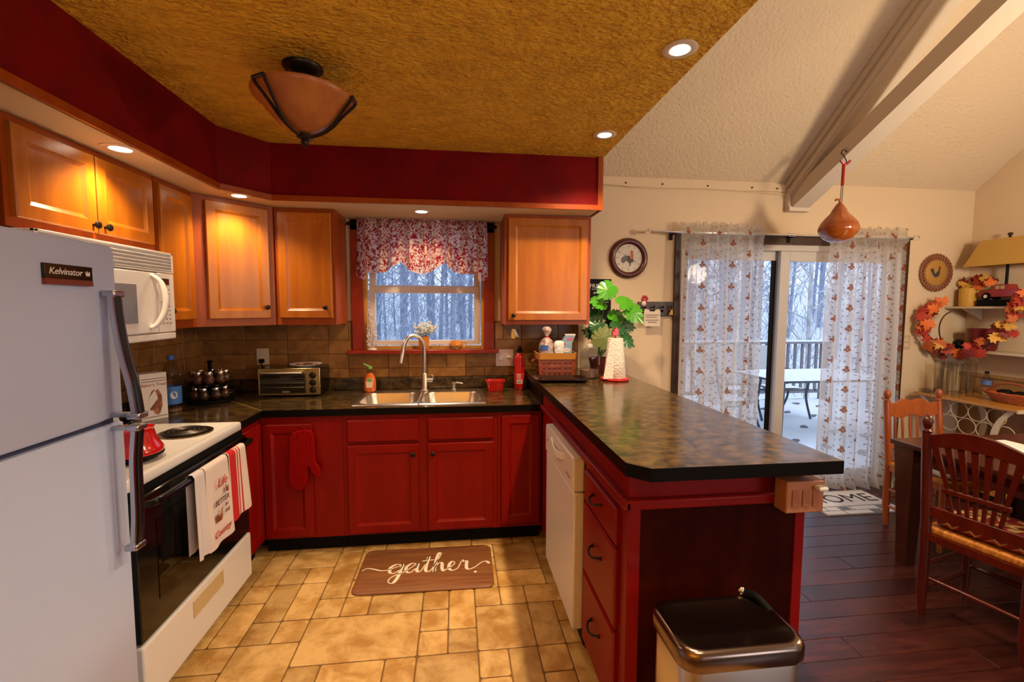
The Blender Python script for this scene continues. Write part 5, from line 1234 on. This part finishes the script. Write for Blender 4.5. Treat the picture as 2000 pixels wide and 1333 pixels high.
for k, (u, v) in enumerate(((1831, 765), (1843, 771), (1856, 767), (1866, 776), (1880, 770), (1893, 776))):
    p = onZ(u, v, kz); p.x = min(p.x, 4.38)
    if tg0 is None:
        tg0 = o = thing('tall_glass', 'tall clear tumbler', 'glass', p, 0, 'tall tumblers on the console')
        MB().lathe([(.024, .002), (.026, .004), (.028, .012), (.036, .27), (.0345, .27), (.0265, .016), (.001, .014)], n=18, caps=False).build('glass', TG, o, smooth=True)
        MB().lathe([(.026, 0), (.027, .003), (.026, .010), (.001, .011)], n=16).build('foot', GLASSM, o, smooth=True)
    else: o = dup(tg0); o.location = p
    o['label'] = 'tall clear tumbler on the console, %s from the curtain side' % ('first', 'second', 'third', 'fourth', 'fifth', 'sixth')[k]
gt = thing('coaster_stack', 'stack of clear glass coasters at the far end of the console', 'coasters', (3.985, 3.365, kz+.0005))
for k in range(4): MB().box(-.06, .06, -.045, .045, .009*k, .009*k+.007).build('coaster', TG, gt)
wb = thing('water_bottle', 'small clear water bottle with blue band on the console', 'bottle', (4.34, 3.22, kz))
MB().lathe([(.030, 0), (.033, .008), (.031, .05), (.033, .07), (.033, .12), (.026, .145), (.013, .165), (.012, .18)], n=18).build('body', PLASTICC, wb, smooth=True)
MB().lathe([(.014, .176), (.014, .194), (.001, .195)], n=12).build('cap', BLACKM, wb, smooth=True)
MB().lathe([(.0338, .085), (.0338, .122)], n=18, caps=False).build('label', mat('band_blue', (.10, .16, .42), .4), wb, smooth=True)
MB().lathe([(.029, .003), (.029, .06), (.001, .061)], n=16).build('water', mat('bottle_water', (.45, .38, .22), .1), wb, smooth=True)
wk = thing('wicker_basket', 'orange wicker basket with arched handle on the console', 'basket', (4.15, 2.90, kz))
OWK = mat('orange_wicker', (.42, .11, .02), .5, col2=(.30, .06, .012), nscale=(40, 40, 40), vary=.2)
for k in range(6):
    a = .085+.010*k
    MB().tube([(a*.75*math.cos(2*PI*q/26), a*1.35*math.sin(2*PI*q/26), .009+.0125*k+.003*(q % 2)) for q in range(27)], .008, 6).build('weave', OWK, wk, smooth=True)
MB().lathe([(.065, .002), (.085, .05)], n=24, sx=.8, sy=1.35).build('core', BLACKM, wk, smooth=True)
MB().tube(crom([(0, -.165, .07), (-.005, -.10, .125), (-.005, 0, .145), (-.005, .10, .125), (0, .165, .07)], 5), .008, 6).build('handle', OWK, wk, smooth=True)
for y in (-.05, .05): MB().sph((0, y, .075), .045, 10, 6, (1, 1.1, .5)).build('lining', BLACKM, wk, smooth=True)

# dining table and chairs
tb = thing('dining_table', 'dark mahogany dining table with tapered square legs', 'table', (3.12, 1.6, 0))
tx0, tx1, ty0, ty1 = 2.615, 3.58, .75, 2.42
MB().box(tx0, tx1, ty0, ty1, .722, .75).build('top', TBLWOOD, tb, True, bevel=.004)
MB().box(tx0+.06, tx1-.06, ty0+.06, ty1-.06, .63, .722).build('apron', TBLWOOD, tb, True)
for x in (tx0+.075, tx1-.075):
    for y in (ty0+.075, ty1-.075): MB().loops([[(x+a*s_, y+c*s_, z) for a, c in ((-1, -1), (1, -1), (1, 1), (-1, 1))] for s_, z in ((.032, 0), (.038, .25), (.060, .722))]).build('leg', TBLWOOD, tb, True)
rn = tag(MB().box(2.92, 3.26, .95, 2.30, .7505, .754).build('table_runner', mat('white_cloth', (.72, .67, .64), .8)), 'white runner lying along the dining table', 'runner')
def chair(label, loc, rz, m, style, wd=.36, top=.98):
    t = thing('dining_chair', label, 'chair', loc, rz, 'dining chairs'); hw = wd/2
    rake = lambda z: -.20-.10*max(0, z-.45)
    for s_ in (-1, 1):
        P = [(s_*hw, -.19, 0), (s_*hw, -.20, .12), (s_*hw, -.20, .45), (s_*hw, rake(top*.8), top*.8), (s_*hw, rake(top-.08), top-.08)]
        p_ = MB().tube(P, [.015, .022, .023, .021, .020], 10).build('post', m, t, smooth=True)
        MB().lathe([(.016, 0), (.022, .008), (.012, .018), (.020, .035), (.024, .055), (.016, .078), (.001, .088)], (s_*hw, rake(top-.08), top-.082), 12).build('finial', m, p_, smooth=True)
        MB().tube([(s_*hw, .185, 0), (s_*hw, .185, .25), (s_*hw, .185, .44)], [.013, .021, .020], 10).build('leg', m, t, smooth=True)
        for z in (.14, .26): MB().tube([(s_*hw, -.19, z), (s_*hw, .185, z)], .010, 8).build('stretcher', m, t, smooth=True)
    MB().tube([(-hw, .185, .18), (-hw*.4, .185, .18), (0, .185, .18), (hw*.4, .185, .18), (hw, .185, .18)], [.009, .012, .017, .012, .009], 8).build('stretcher', m, t, smooth=True)
    MB().tube([(-hw, -.195, .20), (0, -.195, .20), (hw, -.195, .20)], [.009, .014, .009], 8).build('stretcher', m, t, smooth=True)
    MB().box(-hw, hw, -.215, -.185, .395, .430).box(-hw, hw, .17, .20, .395, .430).box(-hw-.012, -hw+.012, -.2, .19, .395, .430).box(hw-.012, hw+.012, -.2, .19, .395, .430).build('seat_rail', m, t)
    RUSH = mat('rush_seat', (.50, .20, .025), .7, col2=(.30, .09, .01), nscale=(90, 14, 8), bump=.6, bscale=(90, 20, 20))
    MB().loops([[(x, y, z) for x, y in rrect(-hw-.018+d, hw+.018-d, -.20+d, .205-d, .02, 3)] for d, z in ((.01, .425), (0, .440), (.004, .455), (.03, .463))]).build('seat', RUSH, t, smooth=True)
    # crest rail
    ct_ = top-.10; n = 16
    def crest(u):
        x = -hw+2*hw*u
        arch = .055*math.sin(PI*u) if style == 'fan' else .030*math.sin(PI*u)+.010*math.cos(6*PI*u)
        return x, arch
    L = []
    for k in range(n+1):
        x, a = crest(k/n); zb = ct_-.055+(.030*math.sin(PI*k/n) if style == 'fan' else -.035+.012*math.cos(4*PI*k/n)); zt_ = ct_+a
        yb, yt = rake(zb)-.012*math.sin(PI*k/n), rake(zt_)-.012*math.sin(PI*k/n)
        L.append([(x, yb-.010, zb), (x, yb+.010, zb), (x, yt+.010, zt_), (x, yt-.010, zt_)])
    MB().loops(L).build('crest_rail', m, t, bevel=.003)
    if style == 'fan':
        zl = .545
        MB().cbox((0, rake(zl), zl), (2*hw, .020, .055)).build('back_rail', m, t, bevel=.003)
        MB().cbox((0, rake(.67)-.004, .672), (.24, .022, .022)).build('cross_bar', m, t, bevel=.002)
        for k in range(7):
            q = (k-3)/3; x0_, x1_ = q*.085, q*hw*.80
            zt_ = ct_-.040+.03*math.cos(q*PI/2)
            P = [(x0_, rake(.57), .57), (x0_+(x1_-x0_)*.35, rake(.70), .70), (x1_, rake(zt_)-.008, zt_)]
            MB().loops([[(p[0]+a*w_, p[1]+c*.006, p[2]) for a, c in ((-1, -1), (1, -1), (1, 1), (-1, 1))] for p, w_ in zip(P, (.0065, .0075, .014))]).build('spindle', m, t)
    else:
        zl = .57
        MB().cbox((0, rake(zl), zl), (2*hw, .018, .045)).build('back_rail', m, t, bevel=.003)
        for k in range(6):
            x = -hw+2*hw*(k+1)/7
            MB().tube([(x, rake(.58), .58), (x, rake(.70), .70), (x, rake(ct_-.07), ct_-.07)], [.006, .009, .006], 8).build('spindle', m, t, smooth=True)
    return t
def cushion(label, loc, rz, m, wd=.36, d=.36):
    c = thing('seat_cushion', label, 'cushion', loc, rz, 'chair cushions')
    MB().loops([[(x, y, z) for x, y in rrect(-wd/2+e, wd/2-e, -d/2+e, d/2-e, .04, 4)] for e, z in ((.02, 0), (.004, .008), (0, .022), (.006, .038), (.03, .048), (.09, .052))]).build('pad', m, c, smooth=True); return c
def toward(rz, d): return Vector((-math.sin(rz)*d, math.cos(rz)*d, 0))
c1 = Vector((2.36, 1.745, 0)); r1 = RD(-76); b1 = c1+toward(r1, .20)
chair('cherry spindle-fan chair nearest the camera at the table side', b1, r1, CHERRY, 'fan', .37, 1.02)
SCR = mat('red_scroll_cloth', (.26, .020, .014), .8)
cu = cushion('red cushion with beige scroll pattern on the near chair', b1+Vector((0, 0, .464))+toward(r1, .015), r1, SCR)
BEI = mat('beige_scroll', (.58, .36, .15), .8)
for k in range(10):
    ax, ay = rnd.uniform(-.11, .11), rnd.uniform(-.11, .11); r_ = rnd.uniform(.035, .055); a0 = rnd.uniform(0, 6)
    ribbon([(ax+r_*(1-q*.025)*math.cos(a0+q*.35), ay+r_*(1-q*.025)*math.sin(a0+q*.35)) for q in range(17)], .022, .0522+.0004*k).build('scroll', BEI, cu)
for k in range(4):
    x = -.15+.085*k; MB().prism([(x, .012), (x+.03, .034), (x+.05, .020), (x+.075, .038), (x+.07, .026), (x+.05, .010), (x+.03, .022)], 0, .002, lambda a, b_, c: (a, -.1805-c, b_)).build('scroll', BEI, cu)
c2 = Vector((3.235, 2.80, 0))
chair('orange oak spindle-back chair at the far end of the table', c2+toward(RD(178), .20)+Vector((0, 0, 0)), RD(178), ORWOOD, 'ladder', .40, .96)
cushion('pale blue patterned cushion on the far chair', c2+toward(RD(178), .21)+Vector((0, 0, .464)), RD(178), mat('pale_blue_cloth', (.40, .45, .50), .8, col2=(.58, .50, .44), nscale=(12, 12, 12)), .38)
chair('cherry chair across the table at the right edge', Vector((3.62, 1.98, 0)), RD(92), CHERRY, 'ladder', .40, .93)

# HOME doormat
hm = thing('door_mat', 'white doormat lettered HOME in front of the patio door', 'mat', (3.06, 3.17, .001))
MB().box(-.335, .335, -.215, .20, 0, .006).build('pad', mat('mat_white', (.55, .53, .53), .9), hm)
BL = mat('mat_black', (.02, .02, .025), .9)
for x0, x1, y0, y1 in ((-.335, .335, -.215, -.208), (-.335, .335, .193, .20), (-.335, -.328, -.215, .20), (.328, .335, -.215, .20), (-.335, .335, -.085, -.079), (-.335, .335, -.150, -.146)): MB().box(x0, x1, y0, y1, .006, .0068).build('printed_line', BL, hm)
for k in range(6): x = -.27+.11*k; MB().box(x, x+.006, -.146+(-.062 if k % 2 else 0), -.085+(-.065 if k % 2 else 0), .006, .0068).build('printed_line', BL, hm)
GRY = mat('mat_grey', (.14, .15, .18), .9)
for x, y in ((-.16, -.143), (.17, -.143), (.06, -.205)): MB().box(x, x+.09, y, y+.052, .006, .0066).build('printed_block', GRY, hm)
text('lettering', 'HOME', .20, frame((0, .045, .0064), (1, 0, 0), (0, 1, 0)), BL, hm, world=False, sx=1.05)

# artificial plant on the peninsula
pl_ = thing('artificial_plant', 'split-leaf artificial plant with a red bloom behind the paper towels', 'plant', (1.04, 3.22, PZ))
MB().lathe([(.055, 0), (.06, .01), (.075, .10), (.08, .115), (.072, .115), (.068, .095), (.001, .09)], n=24).build('pot', mat('pot_maroon', (.10, .012, .010), .3), pl_, smooth=True)
LG = [mat('leaf_bright', (.06, .30, .012), .3, coat=.3), mat('leaf_deep', (.012, .095, .022), .35, coat=.3), mat('leaf_olive', (.14, .17, .05), .5)]
def monstera():
    P = []
    for side_ in (1, -1):
        Q = [(0, -.40), (.16, -.52), (.36, -.44), (.47, -.26), (.36, -.20), (.51, -.14), (.51, .02), (.36, .02), (.47, .10), (.42, .26), (.28, .20), (.33, .34), (.22, .46), (.14, .38), (.03, .64)]
        P += Q if side_ == 1 else [(-a, b_) for a, b_ in reversed(Q[1:])]
    return P
MP = monstera()
SG = mat('plant_stem', (.06, .14, .03), .5)
base = Vector((1.04, 3.22, PZ+.10))
for (u, v, y, si, ci, nx, nz, rl) in ((1186, 567, 3.16, .15, 0, -.1, .35, 2.3), (1170, 590, 3.20, .13, 0, .2, .8, 1.5), (1222, 590, 3.14, .13, 0, .2, .75, -1.3), (1240, 612, 3.12, .15, 0, .1, .3, -2.4), (1165, 636, 3.22, .12, 1, -.2, .3, .9), (1178, 660, 3.12, .16, 2, -.1, .1, -.3),
                                   (1210, 640, 3.18, .13, 1, .1, .5, -1.5), (1228, 635, 3.25, .12, 1, .3, .4, -1.9), (1225, 665, 3.16, .13, 1, .3, .4, -2.2), (1205, 618, 3.22, .13, 0, .2, .5, -1.0), (1160, 615, 3.25, .12, 1, -.3, .4, 1.8), (1195, 625, 3.28, .12, 1, 0, .4, .2), (1152, 650, 3.30, .10, 1, 0, .3, 1.2)):
    p = onY(u, v, y)
    mid = (base+p)/2+Vector((0, .02, .05))
    MB().tube(crom([base, mid, p], 4), .003, 5).build('stem', SG, pl_, True)
    o = leafmesh('leaf', MP, LG[ci], .30, si).build('leaf', LG[ci], pl_)
    n_ = Vector((nx, -1, nz)); o.rotation_euler = (n_.to_track_quat('Z', 'Y') @ Matrix.Rotation(rl, 3, 'Z').to_quaternion()).to_euler(); o.matrix_parent_inverse = wm(pl_).inverted(); o.location = p
p = onY(1258, 584, 3.2)
MB().tube(crom([base, (base+p)/2+Vector((0, 0, .04)), p], 4), .003, 5).build('stem', SG, pl_, True)
fl2 = MB()
for k in range(6): a = k*1.047; fl2.sph(p+Vector((.016*math.cos(a), -.01, .016*math.sin(a))), .012, 8, 5)
fl2.build('bloom', mat('bloom_red', (.30, .01, .02), .5), pl_, True, smooth=True)
MB().sph(p+Vector((-.006, -.012, -.035)), .018, 10, 6, (1, .8, 1.3)).build('bloom', mat('bloom_pale', (.55, .40, .34), .5), pl_, True, smooth=True)

# ================================================================== OUTSIDE
SNOW = mat('snow', (.78, .80, .84), .9, bump=.5, bscale=(6, 6, 6))
gr = struct(MB().grid(lambda u, v: (-30+70*u, WB+T+.05+50*v, -.55+6.0*max(0, v-.10)**1.1+.15*math.sin(u*30)*math.sin(v*20)*min(1, v*6)), 40, 30).build('ground_snow', SNOW, smooth=True), 'snow covered ground rising into the woods')
DK = mat('deck_wood', (.16, .15, .17), .8)
dk_ = thing('patio_deck', 'snow dusted wooden deck outside the patio door', 'deck'); del dk_['category']; struct(dk_)
for k in range(26): MB().box(.9, 6.5, WB+T+.02+k*.14, WB+T+.02+k*.14+.132, -.10, -.06).build('deck_board', DK, dk_)
MB().grid(lambda u, v: (.95+5.5*u, WB+T+.03+3.5*v, -.045+.012*math.sin(u*31+v*17)+.010*math.sin(u*73-v*49)), 40, 30).build('snow_layer', SNOW, dk_, smooth=True)
RY_ = WB+T+3.55
ra = thing('deck_railing', 'weathered wooden deck railing with balusters in the snow', 'railing', (3.7, RY_, -.1))
RW = mat('rail_wood', (.17, .16, .19), .8)
MB().box(.9, 6.5, RY_-.05, RY_+.07, .93, .965).build('top_rail', RW, ra, True)
MB().box(.9, 6.5, RY_, RY_+.03, .06, .12).build('bottom_rail', RW, ra, True)
for k in range(5): MB().box(.95+k*1.35, 1.05+k*1.35, RY_-.03, RY_+.06, -.1, .93).build('post', RW, ra, True)
for k in range(40): MB().box(1.1+k*.135, 1.14+k*.135, RY_, RY_+.03, .10, .93).build('baluster', RW, ra, True)
MB().box(.9, 6.5, RY_-.05, RY_+.07, .965, .985).build('snow_cap', SNOW, ra, True)
PF = mat('patio_frame', (.035, .045, .065), .5)
ptb = thing('patio_table', 'snow covered rectangular patio table with dark frame', 'table', (4.55, 5.35, -.04))
MB().box(-.75, .75, -.45, .45, .69, .715).build('top', PF, ptb)
MB().grid(lambda u, v: (-.75+1.5*u, -.45+.9*v, .7155+.035*(min(1, 8*min(u, 1-u, v, 1-v)))), 20, 14).build('snow_layer', SNOW, ptb, smooth=True)
for x in (-.66, .66):
    for y in (-.38, .38): MB().tube([(x, y, .70), (x*1.04, y*1.04, 0)], .022, 8).build('leg', PF, ptb)
SLG = mat('sling_fabric', (.48, .46, .45), .8)
def pchair(label, loc, rz):
    t = thing('patio_chair', label, 'chair', loc, rz, 'patio chairs')
    def f(u, v):
        P = [(-.24, .42), (.22, .40), (.34, 1.0)]
        y, z = ((-.24+.46*v/.45), .42-.02*v/.45) if v < .45 else (.22+.14*(v-.45)/.55, .40+.62*(v-.45)/.55)
        return (-.25+.5*u, y, z-.02*math.sin(PI*u))
    b = MB().grid(f, 6, 16); n = len(b.v); b.v += [(x, y, z-.012) for x, y, z in b.v]; b.f += [tuple(i+n for i in q) for q in b.f]; b.build('sling', SLG, t, smooth=True)
    for s_ in (-1, 1):
        MB().tube(crom([(s_*.26, -.27, .42), (s_*.26, .22, .40), (s_*.26, .37, 1.03)], 6), .016, 8).build('side_frame', PF, t, smooth=True)
        MB().tube(crom([(s_*.28, .30, .64), (s_*.29, -.10, .64), (s_*.29, -.24, .58), (s_*.28, -.20, .30), (s_*.28, -.32, 0)], 6), .016, 8).build('armrest', PF, t, smooth=True)
        MB().tube(crom([(s_*.27, .18, .40), (s_*.28, .24, .2), (s_*.28, .36, 0)], 5), .016, 8).build('leg', PF, t, smooth=True)
    MB().grid(lambda u, v: (-.22+.44*u, -.20+.36*v, .422+.03*math.sin(PI*u)*math.sin(PI*v)), 8, 8).build('snow_layer', SNOW, t, smooth=True)
    return t
pchair('sling patio chair behind the snowy table, left of the two', (3.98, 6.15, -.04), RD(0))
pchair('sling patio chair behind the snowy table, right of the two', (4.78, 6.20, -.04), RD(-6))
pchair('sling patio chair at the left end of the snowy table', (3.46, 5.45, -.04), RD(95))
BRK = mat('grey_bark', (.16, .20, .29), .9, col2=(.36, .41, .50), nscale=(12, 12, 2))
BIR = mat('birch_bark', (.55, .55, .57), .8, col2=(.30, .30, .32), nscale=(10, 10, 6))
def tree(nm, label, m, H, r, nb, seed, group, lean=.05):
    q = random.Random(seed); b = MB()
    P = [Vector((lean*H*(k/6)**1.3*q.uniform(.6, 1.4), lean*H*.3*(k/6), H*k/6)) for k in range(7)]
    b.tube(P, [r*(1-.11*k) for k in range(7)], 6)
    t = thing(nm, label, 'tree', (0, 0, 0), 0, group); b.build('trunk', m, t)
    bb = MB()
    for k in range(nb):
        h = q.uniform(.12, .98); i = min(5, int(h*6)); p = P[i].lerp(P[i+1], h*6-i); a = q.uniform(0, 2*PI); L_ = q.uniform(.10, .26)*H*(1.1-h*.6)
        d = Vector((math.cos(a), math.sin(a), q.uniform(.3, 1.3))).normalized()
        e = p+d*L_; m_ = p+d*L_*.5+Vector((q.uniform(-.1, .1), q.uniform(-.1, .1), q.uniform(-.1, .1)))
        bb.tube([p, m_, e], [r*.26, r*.17, r*.07], 4)
        for s_ in range(3):
            p2 = m_.lerp(e, q.uniform(0, .8)); d2 = (d+Vector((q.uniform(-.8, .8), q.uniform(-.8, .8), q.uniform(-.2, .8)))).normalized(); bb.tube([p2, p2+d2*L_*q.uniform(.3, .55)], [r*.10, r*.035], 3)
    bb.build('branches', m, t); return t
protos = [tree('bare_tree', '', BRK, q[0], q[1], q[2], q[3], 'bare woodland trees') for q in ((11, .08, 44, 1), (9, .055, 50, 2), (12, .11, 44, 3), (7, .035, 54, 4))]
LB = ('bare grey woodland tree with a medium trunk beyond the glass', 'bare grey woodland tree with a slim trunk beyond the glass', 'bare grey woodland tree with a thick trunk beyond the glass', 'thin bare sapling beyond the glass')
used = set()
def gz_(x, y):
    v = (y-WB-T-.05)/50; return -.55+6.0*max(0, v-.10)**1.1-.15
def plant(i, x, y):
    if i not in used: o = protos[i]; used.add(i)
    else: o = dup(protos[i])
    o.location = (x, y, gz_(x, y)); o.rotation_euler = (0, 0, rnd.uniform(0, 6.28)); s_ = rnd.uniform(.85, 1.2); o.scale = (s_, s_, s_)
    o['label'] = LB[i]; o['category'] = 'tree'
for k in range(150):
    y = rnd.uniform(8.5, 26)
    if k < 85: y = rnd.uniform(11, 27); x = rnd.uniform(-.36, .20)*y
    else: x = rnd.uniform(.40, 1.35)*y
    plant(rnd.choices(range(4), (3, 4, 2, 4))[0], x, y)
for k, (u, v, y, lab) in enumerate(((1515, 660, 9.0, 'white birch with forked trunk beyond the deck railing'), (1580, 660, 8.2, 'leaning white birch beyond the railing at the right pane'), (1450, 660, 10., 'white birch behind the left curtain'))):
    o = tree('birch_tree', lab, BIR, 7.5, .05, 22, 20+k, 'birches beyond the deck', (.12, -.06, .08)[k]); o.location = (onY(u, v, y).x, y, gz_(0, y)); o.rotation_euler = (0, 0, k*.4)
tw_ = MB(); q = random.Random(5)
for k in range(9000):
    y = q.uniform(9, 24); x = q.uniform(-.36, .20)*y if k % 2 else q.uniform(.40, 1.3)*y
    z = gz_(x, y)+abs(q.gauss(0, 2.4)); L_ = q.uniform(.4, 1.6); d = Vector((q.uniform(-.7, .7), q.uniform(-.3, .3), q.uniform(.2, 1))).normalized()*L_; w_ = q.uniform(.004, .012)
    a = Vector((x, y, z)); e = a+d; tw_.add([a-Vector((w_, 0, 0)), a+Vector((w_, 0, 0)), e+Vector((0, w_*.3, 0)), a+Vector((0, w_, 0))], [(0, 1, 2), (1, 3, 2), (3, 0, 2)])
o = tw_.build('brushwood', BRK); o['kind'] = 'stuff'; tag(o, 'tangle of bare brushwood twigs in the winter woods', 'brush')
for ln in [k for k in protos if not k['label']]: ln['label'] = LB[0]
